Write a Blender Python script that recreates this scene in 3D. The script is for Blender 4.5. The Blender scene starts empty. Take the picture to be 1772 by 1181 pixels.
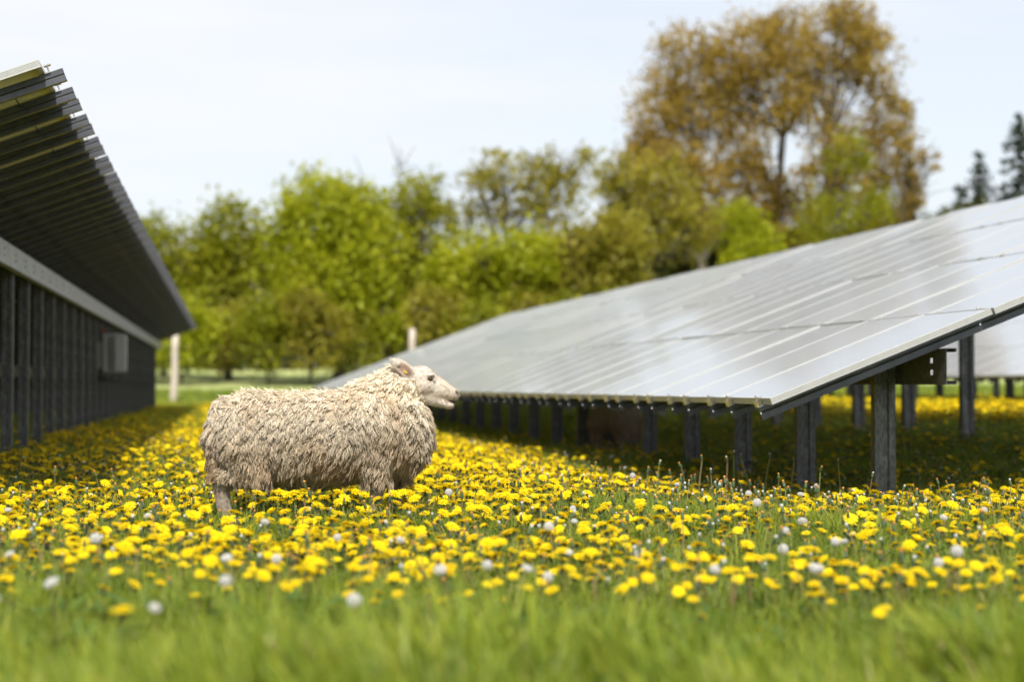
import bpy, math, random
import numpy as np
from mathutils import Matrix, Vector, Euler

random.seed(7)
rng = np.random.default_rng(7)
PI = math.pi
scn = bpy.context.scene
C = scn.collection

# ------------------------------------------------------------------ camera, sky, sun, exposure
FPX, U0, VPX, HOR, HC = 2800.0, 886.0, 340.0, 668.0, 0.76      # focal length in photo pixels, row vanishing point, eye height
TH = math.atan((U0 - VPX) / FPX)                               # camera is turned right of the rows
PITCH = math.atan((HOR - 590.5) / FPX)
FOCUS = 8.95
cam_d = bpy.data.cameras.new('camera')
cam = bpy.data.objects.new('camera', cam_d)
C.objects.link(cam)
cam.location = (0, 0, HC)
cam.rotation_euler = (PI / 2 + PITCH, 0, -TH)
cam_d.sensor_width = 36
cam_d.lens = FPX / 1772 * 36
cam_d.clip_start, cam_d.clip_end = 0.1, 3000
cam_d.dof.use_dof = True
cam_d.dof.focus_distance = FOCUS
cam_d.dof.aperture_fstop = 1.22
cam_d.dof.aperture_blades = 9
scn.camera = cam

SUN_EL, SUN_PHI = math.radians(54), math.radians(82)           # high behind the camera, a touch to the left
to_sun = Vector((-math.cos(SUN_PHI) * math.cos(SUN_EL), -math.sin(SUN_PHI) * math.cos(SUN_EL), math.sin(SUN_EL)))
world = bpy.data.worlds.new('World')
scn.world = world
world.use_nodes = True
wn, wl = world.node_tree.nodes, world.node_tree.links
for n in list(wn):
    wn.remove(n)
w_out = wn.new('ShaderNodeOutputWorld')
w_bg = wn.new('ShaderNodeBackground')
w_bg.inputs['Strength'].default_value = 0.1
sky = wn.new('ShaderNodeTexSky')
sky.sky_type = 'NISHITA'
sky.sun_disc = False
sky.sun_elevation = SUN_EL
sky.sun_rotation = math.atan2(to_sun.x, to_sun.y)
sky.air_density, sky.dust_density, sky.ozone_density = 1.0, 2.0, 1.0
w_tc = wn.new('ShaderNodeTexCoord')
w_map = wn.new('ShaderNodeMapping')
w_map.inputs['Scale'].default_value = (1.0, 1.0, 5.5)
w_map.inputs['Location'].default_value = (0.35, 0.1, 0.25)
w_noise = wn.new('ShaderNodeTexNoise')
w_noise.inputs['Scale'].default_value = 1.7
w_noise.inputs['Detail'].default_value = 4
w_noise.inputs['Roughness'].default_value = 0.5
w_ramp = wn.new('ShaderNodeValToRGB')
w_ramp.color_ramp.elements[0].position = 0.42
w_ramp.color_ramp.elements[0].color = (0.68, 0.68, 0.68, 1)
w_ramp.color_ramp.elements[1].position = 0.60
w_ramp.color_ramp.elements[1].color = (0.97, 0.97, 0.97, 1)
w_mix = wn.new('ShaderNodeMix')
w_mix.data_type = 'RGBA'
w_mix.inputs['B'].default_value = (4.78, 4.84, 4.95, 1)            # thin high cloud veil
wl.new(w_tc.outputs['Generated'], w_map.inputs['Vector'])
wl.new(w_map.outputs['Vector'], w_noise.inputs['Vector'])
wl.new(w_noise.outputs['Fac'], w_ramp.inputs['Fac'])
wl.new(w_ramp.outputs['Color'], w_mix.inputs['Factor'])
wl.new(sky.outputs['Color'], w_mix.inputs['A'])
wl.new(w_mix.outputs['Result'], w_bg.inputs['Color'])
wl.new(w_bg.outputs['Background'], w_out.inputs['Surface'])

sun_d = bpy.data.lights.new('sun', 'SUN')
sun_d.energy = 3.2
sun_d.angle = math.radians(1.5)
sun_d.color = (1.0, 0.95, 0.86)
sun = bpy.data.objects.new('sun', sun_d)
C.objects.link(sun)
sun.rotation_euler = to_sun.to_track_quat('Z', 'Y').to_euler()

vs = scn.view_settings
vs.view_transform = 'Standard'
vs.look = 'None'
vs.gamma = 1.0
vs.exposure = 1.02
vs.use_curve_mapping = False
scn.cycles.use_denoising = True
scn.cycles.use_adaptive_sampling = True
scn.cycles.adaptive_threshold = 0.02
scn.cycles.max_bounces = 4
scn.cycles.diffuse_bounces = 3
scn.cycles.glossy_bounces = 3
scn.cycles.transmission_bounces = 3
scn.cycles.transparent_max_bounces = 6
scn.cycles.sample_clamp_indirect = 6


def pix(u, v, d):
    """world point seen at photo pixel (u, v) at depth d"""
    r = (u - U0) / FPX * d
    return Vector((r * math.cos(TH) + d * math.sin(TH), d * math.cos(TH) - r * math.sin(TH), HC + (HOR - v) / FPX * d))


# ------------------------------------------------------------------ helpers
def link(o, parent=None):
    C.objects.link(o)
    if parent is not None:
        o.parent = parent
    return o


def tag(o, label=None, cat=None, group=None, kind=None):
    if label: o['label'] = label
    if cat: o['category'] = cat
    if group: o['group'] = group
    if kind: o['kind'] = kind
    return o


def empty(name, loc=(0, 0, 0), rz=0.0):
    o = bpy.data.objects.new(name, None)
    o.empty_display_size = 0.1
    o.location = loc
    o.rotation_euler = (0, 0, rz)
    return link(o)


def mesh_from(name, verts, faces, mats=(), smooth=False, fmat=None):
    m = bpy.data.meshes.new(name)
    if isinstance(faces, np.ndarray):
        v = np.asarray(verts, dtype=np.float32)
        k = faces.shape[1]
        m.vertices.add(len(v)); m.vertices.foreach_set('co', v.ravel())
        m.loops.add(faces.size); m.loops.foreach_set('vertex_index', faces.astype(np.int32).ravel())
        m.polygons.add(len(faces))
        m.polygons.foreach_set('loop_start', np.arange(0, faces.size, k, dtype=np.int32))
        m.polygons.foreach_set('loop_total', np.full(len(faces), k, dtype=np.int32))
        m.update(calc_edges=True)
    else:
        m.from_pydata([tuple(p) for p in verts], [], faces)
    for x in mats:
        m.materials.append(x)
    if fmat is not None:
        m.polygons.foreach_set('material_index', np.asarray(fmat, dtype=np.int32))
    if smooth:
        m.polygons.foreach_set('use_smooth', np.ones(len(m.polygons), dtype=bool))
    m.update()
    return m


def obj(name, mesh, parent=None, loc=(0, 0, 0), rot=(0, 0, 0)):
    o = bpy.data.objects.new(name, mesh)
    o.location = loc
    o.rotation_euler = rot
    return link(o, parent)


class MB:
    """collects shapes into one mesh"""
    def __init__(s):
        s.v, s.f, s.m = [], [], []

    def add(s, verts, faces, mi=0):
        b = len(s.v)
        s.v += [tuple(p) for p in verts]
        s.f += [tuple(i + b for i in f) for f in faces]
        s.m += [mi] * len(faces)
        return s

    def box(s, x0, x1, y0, y1, z0, z1, mi=0, tf=None):
        v = [Vector(p) for p in ((x0, y0, z0), (x1, y0, z0), (x1, y1, z0), (x0, y1, z0), (x0, y0, z1), (x1, y0, z1), (x1, y1, z1), (x0, y1, z1))]
        if tf: v = [tf @ p for p in v]
        return s.add(v, [(0, 3, 2, 1), (4, 5, 6, 7), (0, 1, 5, 4), (1, 2, 6, 5), (2, 3, 7, 6), (3, 0, 4, 7)], mi)

    def tube(s, pts, rad, n=6, mi=0, caps=True):
        pts = [Vector(p) for p in pts]
        if not hasattr(rad, '__len__'): rad = [rad] * len(pts)
        rings = []
        ref = Vector((0.31, 0.87, 0.38))
        for i, p in enumerate(pts):
            t = (pts[min(i + 1, len(pts) - 1)] - pts[max(i - 1, 0)]).normalized()
            a = t.cross(ref)
            if a.length < 1e-3: a = t.cross(Vector((1, 0, 0)))
            a.normalize(); b = t.cross(a)
            rings.append([p + (a * math.cos(2 * PI * k / n) + b * math.sin(2 * PI * k / n)) * rad[i] for k in range(n)])
        v = [q for r in rings for q in r]
        f = []
        for i in range(len(pts) - 1):
            for k in range(n):
                k2 = (k + 1) % n
                f.append((i * n + k, i * n + k2, (i + 1) * n + k2, (i + 1) * n + k))
        if caps:
            f.append(tuple(range(n - 1, -1, -1)))
            f.append(tuple((len(pts) - 1) * n + k for k in range(n)))
        return s.add(v, f, mi)

    def sheet(s, line, t, a0, a1, axis, mi=0):
        """folded sheet metal: an open 2-D polyline of thickness t extruded a0..a1 along axis ('x','y','z')"""
        P = [Vector((p[0], p[1])) for p in line]
        offs = []
        for i in range(len(P)):
            ds = []
            if i > 0: ds.append((P[i] - P[i - 1]).normalized())
            if i < len(P) - 1: ds.append((P[i + 1] - P[i]).normalized())
            ns = [Vector((-d.y, d.x)) for d in ds]
            nn = sum(ns, Vector((0, 0))); nn.normalize()
            offs.append(nn * (t / 2 / max(0.4, nn.dot(ns[0]))))
        L = [p + o for p, o in zip(P, offs)] + [p - o for p, o in zip(reversed(P), reversed(offs))]
        n, k = len(L), len(P)

        def to3(p, a):
            return {'x': (a, p.x, p.y), 'y': (p.x, a, p.y), 'z': (p.x, p.y, a)}[axis]
        v = [to3(p, a0) for p in L] + [to3(p, a1) for p in L]
        f = [(i, (i + 1) % n, n + (i + 1) % n, n + i) for i in range(n)]
        for i in range(k - 1):
            q = (i, i + 1, n - 2 - i, n - 1 - i)
            f.append(q[::-1]); f.append(tuple(j + n for j in q))
        return s.add(v, f, mi)

    def mesh(s, name, mats, smooth=False):
        return mesh_from(name, s.v, s.f, mats, smooth, s.m)


def smooth01(t):
    t = np.clip(t, 0, 1)
    return t * t * (3 - 2 * t)


def gz(x, y):
    x = np.asarray(x, dtype=float); y = np.asarray(y, dtype=float)
    z = -0.10 * smooth01((x - 2.2) / 1.4) * smooth01((y - 7.5) / 2) * (1 - smooth01((y - 45) / 15)) + 0.42 * smooth01((x - 5.8) / 5.5) + 1.9 * smooth01((y - 50) / 62) + 0.018 * np.sin(1.3 * x + 0.5 * y) + 0.015 * np.sin(0.9 * y - 0.4 * x + 1)
    return z + 5 * smooth01((y - 120) / 500)


def gzf(x, y):
    return float(gz(x, y))


# ------------------------------------------------------------------ materials
def new_mat(name):
    m = bpy.data.materials.new(name)
    m.use_nodes = True
    return m, m.node_tree.nodes, m.node_tree.links, m.node_tree.nodes['Principled BSDF']


def node(nt, t, **kw):
    n = nt.new(t)
    for k, v in kw.items():
        if k in n.inputs: n.inputs[k].default_value = v
        else: setattr(n, k, v)
    return n


def ramp(nt, stops):
    r = nt.new('ShaderNodeValToRGB')
    e = r.color_ramp.elements
    while len(e) < len(stops): e.new(0.5)
    for el, (p, c) in zip(e, stops):
        el.position = p
        el.color = (*c, 1)
    return r


def plain(name, col, rough=0.6, metal=0.0, var=0.25, scale=8.0, bump=0.0, coat=0.0, spec=0.5):
    """one base colour, mottled by noise"""
    m, nt, lk, b = new_mat(name)
    tc = nt.new('ShaderNodeTexCoord')
    no = node(nt, 'ShaderNodeTexNoise', Scale=scale, Detail=6.0, Roughness=0.65)
    lk.new(tc.outputs['Object'], no.inputs['Vector'])
    lo = tuple(c * (1 - var) for c in col); hi = tuple(min(1, c * (1 + var)) for c in col)
    r = ramp(nt, [(0.3, lo), (0.7, hi)])
    lk.new(no.outputs['Fac'], r.inputs['Fac'])
    lk.new(r.outputs['Color'], b.inputs['Base Color'])
    b.inputs['Roughness'].default_value = rough
    b.inputs['Metallic'].default_value = metal
    b.inputs['Specular IOR Level'].default_value = spec
    b.inputs['Coat Weight'].default_value = coat
    if bump:
        bp = node(nt, 'ShaderNodeBump', Strength=bump, Distance=0.01)
        lk.new(no.outputs['Fac'], bp.inputs['Height'])
        lk.new(bp.outputs['Normal'], b.inputs['Normal'])
    return m


def leafy(name, stops, trans=0.45, rough=0.55, source='island', spec=0.3, noise=0.0):
    """thin leaf: diffuse + translucent, colour varied per leaf (island) or per instance (object)"""
    m, nt, lk, b = new_mat(name)
    if source == 'island':
        src = nt.new('ShaderNodeNewGeometry').outputs['Random Per Island']
    else:
        src = nt.new('ShaderNodeObjectInfo').outputs['Random']
    if noise:
        tc = nt.new('ShaderNodeTexCoord')
        no = node(nt, 'ShaderNodeTexNoise', Scale=noise, Detail=2.0)
        lk.new(tc.outputs['Object'], no.inputs['Vector'])
        mx = node(nt, 'ShaderNodeMath', operation='MULTIPLY_ADD')
        lk.new(src, mx.inputs[0]); mx.inputs[1].default_value = 0.45
        mr = node(nt, 'ShaderNodeMapRange')
        mr.inputs['From Min'].default_value = 0.3; mr.inputs['From Max'].default_value = 0.7
        mr.inputs['To Max'].default_value = 0.55
        lk.new(no.outputs['Fac'], mr.inputs['Value']); lk.new(mr.outputs['Result'], mx.inputs[2])
        src = mx.outputs[0]
    r = ramp(nt, stops)
    lk.new(src, r.inputs['Fac'])
    lk.new(r.outputs['Color'], b.inputs['Base Color'])
    b.inputs['Roughness'].default_value = rough
    b.inputs['Specular IOR Level'].default_value = spec
    t = nt.new('ShaderNodeBsdfTranslucent')
    lk.new(r.outputs['Color'], t.inputs['Color'])
    mix = nt.new('ShaderNodeMixShader')
    mix.inputs[0].default_value = trans
    lk.new(b.outputs[0], mix.inputs[1]); lk.new(t.outputs[0], mix.inputs[2])
    lk.new(mix.outputs[0], nt['Material Output'].inputs['Surface'])
    return m


M = {}
M['alu'] = plain('aluminium_frame', (0.50, 0.50, 0.48), rough=0.45, metal=0.35, var=0.06, scale=20)
M['clamp'] = plain('clamp_metal', (0.62, 0.60, 0.55), rough=0.3, metal=0.9, var=0.15, scale=60)
M['backsheet'] = plain('backsheet', (0.62, 0.62, 0.52), rough=0.6, var=0.05, scale=3)
M['rail'] = plain('rail_steel', (0.11, 0.115, 0.13), rough=0.42, metal=0.75, var=0.25, scale=7)
M['black'] = plain('black_plastic', (0.018, 0.018, 0.02), rough=0.5, var=0.2)
M['cable'] = plain('cable_rubber', (0.02, 0.02, 0.022), rough=0.6, var=0.2)
M['casing'] = plain('inverter_casing', (0.40, 0.41, 0.41), rough=0.45, var=0.06, scale=5)
M['casing_dark'] = plain('heat_sink', (0.25, 0.26, 0.27), rough=0.5, metal=0.4, var=0.1)
M['red'] = plain('red_plastic', (0.35, 0.03, 0.02), rough=0.5, var=0.1)


def galvanised(name, lo, hi, stain=(0.05, 0.05, 0.047), amount=0.5):
    m, nt, lk, b = new_mat(name)
    tc = nt.new('ShaderNodeTexCoord')
    mp = node(nt, 'ShaderNodeMapping'); mp.inputs['Scale'].default_value = (1, 1, 0.45)
    lk.new(tc.outputs['Object'], mp.inputs['Vector'])
    n1 = node(nt, 'ShaderNodeTexNoise', Scale=9.0, Detail=8.0, Roughness=0.7)
    n2 = node(nt, 'ShaderNodeTexNoise', Scale=34.0, Detail=5.0, Roughness=0.7)
    vo = node(nt, 'ShaderNodeTexVoronoi', Scale=55.0)
    for n in (n1, n2, vo): lk.new(mp.outputs['Vector'], n.inputs['Vector'])
    r1 = ramp(nt, [(0.3, lo), (0.7, hi)])
    lk.new(vo.outputs['Distance'], r1.inputs['Fac'])
    rs = ramp(nt, [(0.5 - 0.12 * amount, (0, 0, 0)), (0.56, (1, 1, 1))])
    ad = node(nt, 'ShaderNodeMix'); ad.data_type = 'FLOAT'
    ad.inputs['Factor'].default_value = 0.4
    lk.new(n1.outputs['Fac'], ad.inputs['A']); lk.new(n2.outputs['Fac'], ad.inputs['B'])
    lk.new(ad.outputs['Result'], rs.inputs['Fac'])
    mx = node(nt, 'ShaderNodeMix'); mx.data_type = 'RGBA'
    mx.inputs['B'].default_value = (*stain, 1)
    lk.new(r1.outputs['Color'], mx.inputs['A'])
    fm = node(nt, 'ShaderNodeMath', operation='MULTIPLY'); fm.inputs[1].default_value = amount
    lk.new(rs.outputs['Color'], fm.inputs[0]); lk.new(fm.outputs[0], mx.inputs['Factor'])
    lk.new(mx.outputs['Result'], b.inputs['Base Color'])
    b.inputs['Metallic'].default_value = 0.35
    b.inputs['Roughness'].default_value = 0.52
    bp = node(nt, 'ShaderNodeBump', Strength=0.12, Distance=0.003)
    lk.new(n2.outputs['Fac'], bp.inputs['Height']); lk.new(bp.outputs['Normal'], b.inputs['Normal'])
    return m


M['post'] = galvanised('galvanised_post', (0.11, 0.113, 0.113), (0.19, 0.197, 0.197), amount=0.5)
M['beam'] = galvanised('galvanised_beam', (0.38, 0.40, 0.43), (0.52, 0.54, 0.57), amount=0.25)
M['beam_dark'] = galvanised('dark_beam', (0.08, 0.08, 0.082), (0.13, 0.13, 0.132), amount=0.4)  # darker galvanised tone for the front beams


def panel_glass():
    m, nt, lk, b = new_mat('panel_glass')
    tc = nt.new('ShaderNodeTexCoord')
    sep = nt.new('ShaderNodeSeparateXYZ')
    lk.new(tc.outputs['Object'], sep.inputs[0])

    def lines(sock, period, width, off):
        a = node(nt, 'ShaderNodeMath', operation='ADD'); a.inputs[1].default_value = off
        lk.new(sock, a.inputs[0])
        d = node(nt, 'ShaderNodeMath', operation='DIVIDE'); d.inputs[1].default_value = period
        lk.new(a.outputs[0], d.inputs[0])
        fr = node(nt, 'ShaderNodeMath', operation='FRACT'); lk.new(d.outputs[0], fr.inputs[0])
        lt = node(nt, 'ShaderNodeMath', operation='LESS_THAN'); lt.inputs[1].default_value = width / period
        lk.new(fr.outputs[0], lt.inputs[0])
        return lt.outputs[0]
    gx = lines(sep.outputs['X'], 0.1575, 0.005, -0.03 + 0.0025)
    gy = lines(sep.outputs['Y'], 0.1575, 0.005, -0.022 + 0.0025)
    by = lines(sep.outputs['Y'], 0.0525, 0.0018, -0.045)
    mx = node(nt, 'ShaderNodeMath', operation='MAXIMUM'); lk.new(gx, mx.inputs[0]); lk.new(gy, mx.inputs[1])
    no = node(nt, 'ShaderNodeTexNoise', Scale=25.0, Detail=3.0)
    lk.new(tc.outputs['Object'], no.inputs['Vector'])
    r = ramp(nt, [(0.35, (0.19, 0.205, 0.235)), (0.65, (0.225, 0.24, 0.275))])
    lk.new(no.outputs['Fac'], r.inputs['Fac'])
    m1 = node(nt, 'ShaderNodeMix'); m1.data_type = 'RGBA'; m1.inputs['B'].default_value = (0.35, 0.36, 0.38, 1)
    lk.new(by, m1.inputs['Factor']); lk.new(r.outputs['Color'], m1.inputs['A'])
    m2 = node(nt, 'ShaderNodeMix'); m2.data_type = 'RGBA'; m2.inputs['B'].default_value = (0.42, 0.43, 0.45, 1)
    lk.new(mx.outputs[0], m2.inputs['Factor']); lk.new(m1.outputs['Result'], m2.inputs['A'])
    lk.new(m2.outputs['Result'], b.inputs['Base Color'])
    # dust film makes the gloss uneven
    n2 = node(nt, 'ShaderNodeTexNoise', Scale=1.6, Detail=5.0, Roughness=0.6)
    gm = nt.new('ShaderNodeNewGeometry')
    lk.new(gm.outputs['Position'], n2.inputs['Vector'])
    rr = ramp(nt, [(0.3, (0.09, 0.09, 0.09)), (0.75, (0.19, 0.19, 0.19))])
    lk.new(n2.outputs['Fac'], rr.inputs['Fac'])
    lk.new(rr.outputs['Color'], b.inputs['Roughness'])
    b.inputs['IOR'].default_value = 1.65
    b.inputs['Specular IOR Level'].default_value = 0.6
    b.inputs['Coat Weight'].default_value = 1.0
    b.inputs['Coat IOR'].default_value = 1.8
    b.inputs['Coat Roughness'].default_value = 0.08
    b.inputs['Sheen Weight'].default_value = 0.95          # dust film, strongest at a grazing view
    b.inputs['Sheen Roughness'].default_value = 0.35
    b.inputs['Sheen Tint'].default_value = (0.9, 0.94, 1.0, 1)
    return m


M['glass'] = panel_glass()


def ground_mat():
    m, nt, lk, b = new_mat('meadow_soil')
    gm = nt.new('ShaderNodeNewGeometry')
    n1 = node(nt, 'ShaderNodeTexNoise', Scale=1.2, Detail=8.0, Roughness=0.7)
    n2 = node(nt, 'ShaderNodeTexNoise', Scale=0.08, Detail=4.0)
    lk.new(gm.outputs['Position'], n1.inputs['Vector']); lk.new(gm.outputs['Position'], n2.inputs['Vector'])
    r1 = ramp(nt, [(0.3, (0.03, 0.045, 0.012)), (0.7, (0.075, 0.105, 0.025))])
    lk.new(n1.outputs['Fac'], r1.inputs['Fac'])
    r2 = ramp(nt, [(0.35, (0.25, 0.30, 0.10)), (0.65, (0.34, 0.37, 0.15))])
    lk.new(n2.outputs['Fac'], r2.inputs['Fac'])
    sp = nt.new('ShaderNodeSeparateXYZ'); lk.new(gm.outputs['Position'], sp.inputs[0])
    mr = node(nt, 'ShaderNodeMapRange')
    mr.inputs['From Min'].default_value = 44; mr.inputs['From Max'].default_value = 54
    lk.new(sp.outputs['Y'], mr.inputs['Value'])
    mx = node(nt, 'ShaderNodeMix'); mx.data_type = 'RGBA'
    lk.new(mr.outputs['Result'], mx.inputs['Factor'])
    lk.new(r1.outputs['Color'], mx.inputs['A']); lk.new(r2.outputs['Color'], mx.inputs['B'])
    lk.new(mx.outputs['Result'], b.inputs['Base Color'])
    b.inputs['Roughness'].default_value = 0.95
    b.inputs['Specular IOR Level'].default_value = 0.1
    return m


M['ground'] = ground_mat()

# ------------------------------------------------------------------ ground
def grow(a, b, n, p):
    t = np.linspace(-1, 1, n)
    s = np.sign(t) * np.abs(t) ** p
    return np.where(s < 0, s * -a, s * b)


gx_, gy_ = grow(-900, 900, 161, 3.0), np.concatenate([np.linspace(-80, -4, 12), np.linspace(-3, 70, 147), 70 + 1400 * np.linspace(0.01, 1, 60) ** 2.2])
GX, GY = np.meshgrid(gx_, gy_, indexing='ij')
gv = np.stack([GX, GY, gz(GX, GY)], -1).reshape(-1, 3)
nx, ny = len(gx_), len(gy_)
ii, jj = np.meshgrid(np.arange(nx - 1), np.arange(ny - 1), indexing='ij')
q = (ii * ny + jj).ravel()
gf = np.stack([q, q + ny, q + ny + 1, q + 1], 1)
ground = obj('ground', mesh_from('ground', gv, gf, [M['ground']], True))
tag(ground, kind='structure')

# ------------------------------------------------------------------ solar arrays
ALPHA = math.radians(21.0)
PL, PW, GAP = 1.65, 0.99, 0.02
PITCH_Y = PW + 0.008
PS = {3: PL + 0.003, 4: PL + 0.020}


def frame_mesh():
    prof = [(0.004, -0.004), (0.004, 0.0), (0.001, 0.0), (0.0, -0.001)]
    for z in (-0.008, -0.016, -0.024, -0.032):
        prof += [(0.0, z), (0.0025, z - 0.0008), (0.0025, z - 0.002), (0.0, z - 0.0028)]
    prof += [(0.0, -0.045), (0.028, -0.045), (0.028, -0.042)]
    v, f = [], []
    for o, z in prof:
        v += [(o, o, z), (PL - o, o, z), (PL - o, PW - o, z), (o, PW - o, z)]
    for i in range(len(prof) - 1):
        for k in range(4):
            k2 = (k + 1) % 4
            f.append((i * 4 + k, (i + 1) * 4 + k, (i + 1) * 4 + k2, i * 4 + k2))
    return mesh_from('panel_frame', v, f, [M['alu']])


def glass_mesh():
    b = MB()
    o = 0.0042
    b.add([(o, o, -0.0035), (PL - o, o, -0.0035), (PL - o, PW - o, -0.0035), (o, PW - o, -0.0035)], [(0, 1, 2, 3)], 0)
    b.add([(o, o, -0.0085), (PL - o, o, -0.0085), (PL - o, PW - o, -0.0085), (o, PW - o, -0.0085)], [(3, 2, 1, 0)], 1)
    return b.mesh('panel_glass', [M['glass'], M['backsheet']])


ME_FRAME, ME_GLASS = frame_mesh(), glass_mesh()
RHS = {3: 0.070, 4: 0.096}
ME_RAIL = {nr: MB().sheet([(0.034, -0.012), (0.034, 0.0), (-0.006, 0.0), (-0.006, -RHS[nr] * .40), (0.0, -RHS[nr] * .5), (-0.006, -RHS[nr] * .6), (-0.006, -RHS[nr]), (0.034, -RHS[nr]), (0.034, -RHS[nr] + 0.012)], 0.004, -0.030, nr * PS[nr] + 0.10, 'x').mesh('rail', [M['rail']]) for nr in (3, 4)}
cb = MB()
cb.box(-0.040, 0.004, -0.026, 0.026, -0.054, -0.0475)
cb.box(-0.040, -0.034, -0.026, 0.026, -0.0475, -0.014)
cb.box(-0.010, -0.003, -0.026, 0.026, -0.0475, 0.003)
cb.box(-0.010, 0.018, -0.020, 0.020, 0.0015, 0.006)
cb.tube([(-0.022, 0, -0.060), (-0.022, 0, 0.022)], 0.006, 6)
cb.tube([(-0.022, 0, -0.020), (-0.022, 0, -0.006)], 0.013, 6)
ME_CLAMP = cb.mesh('end_clamp', [M['clamp']])
SLOPE = 3 * PS[3]
cb = MB()
cb.box(SLOPE - 0.005, SLOPE + 0.03, -0.020, 0.020, -0.048, -0.042)
cb.tube([(SLOPE + 0.022, 0, -0.045), (SLOPE + 0.022, 0, -0.004)], 0.006, 6)
cb.box(SLOPE + 0.004, SLOPE + 0.045, -0.022, 0.022, -0.006, 0.001)
ME_CLAMP_TOP = cb.mesh('top_clamp', [M['clamp']])
ME_JBOX_END = MB().box(1.36, 1.50, 0.44, 0.55, -0.032, -0.0087).mesh('junction_box', [M['black']])
ME_JBOX = MB().box(1.36, 1.50, 0.44, 0.55, -0.032, -0.0087).tube([(1.42, 0.44, -0.03), (1.40, 0.25, -0.06), (1.43, 0.0, -0.05), (1.42, -0.2, -0.07), (1.42, -0.47, -0.03)], 0.004, 5).mesh('junction_box', [M['black']])
ROT = (0, -ALPHA, 0)
CA, SA, TA = math.cos(ALPHA), math.sin(ALPHA), math.tan(ALPHA)


def post_mesh(name, h, half):
    b = MB()
    w = half
    b.sheet([(w - .018, 0.062), (w, 0.062), (w, 0.0), (w * .42, 0.0), (w * .30, 0.016), (-w * .30, 0.016), (-w * .42, 0.0), (-w, 0.0), (-w, 0.062), (-w + .018, 0.062)], 0.006, -0.35, h, 'z')
    b.tube([(0.01, 0.015, h * 0.55), (0.01, 0.004, h * 0.55)], 0.010, 6)
    return b.mesh(name, [M['post']])


def beam_mesh(name, length, web_x, sgn, z0, z1, mat, holes=True):
    """C channel along y with lipped flanges; real slots punched in its first metres"""
    b = MB()
    fl = 0.07 * sgn
    b.sheet([(web_x + fl, z0 + 0.022), (web_x + fl, z0), (web_x, z0)], 0.005, 0, length, 'y')
    b.sheet([(web_x + fl, z1 - 0.022), (web_x + fl, z1), (web_x, z1)], 0.005, 0, length, 'y')
    h = z1 - z0
    if holes:
        ys = [0, 0.20, 0.245, 1.12, 1.165, 2.4, 2.445, length]
        zs = [z0, z0 + h * 0.26, z0 + h * 0.41, z0 + h * 0.60, z0 + h * 0.75, z1]
        for i in range(len(ys) - 1):
            for j in range(len(zs) - 1):
                if i in (1, 3, 5) and j in (1, 3): continue
                b.box(web_x - 0.0025, web_x + 0.0025, ys[i], ys[i + 1], zs[j], zs[j + 1])
    else:
        b.box(web_x - 0.0025, web_x + 0.0025, 0, length, z0 + 0.003, z1 - 0.003)
        y = 0.35
        while y < length:
            for zz in (z0 + h * 0.35, z0 + h * 0.65):
                s = -sgn
                b.tube([(web_x + s * 0.002, y, zz), (web_x + s * 0.012, y, zz)], 0.013, 6)
            y += 0.76
    return b.mesh(name, [mat])


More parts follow.
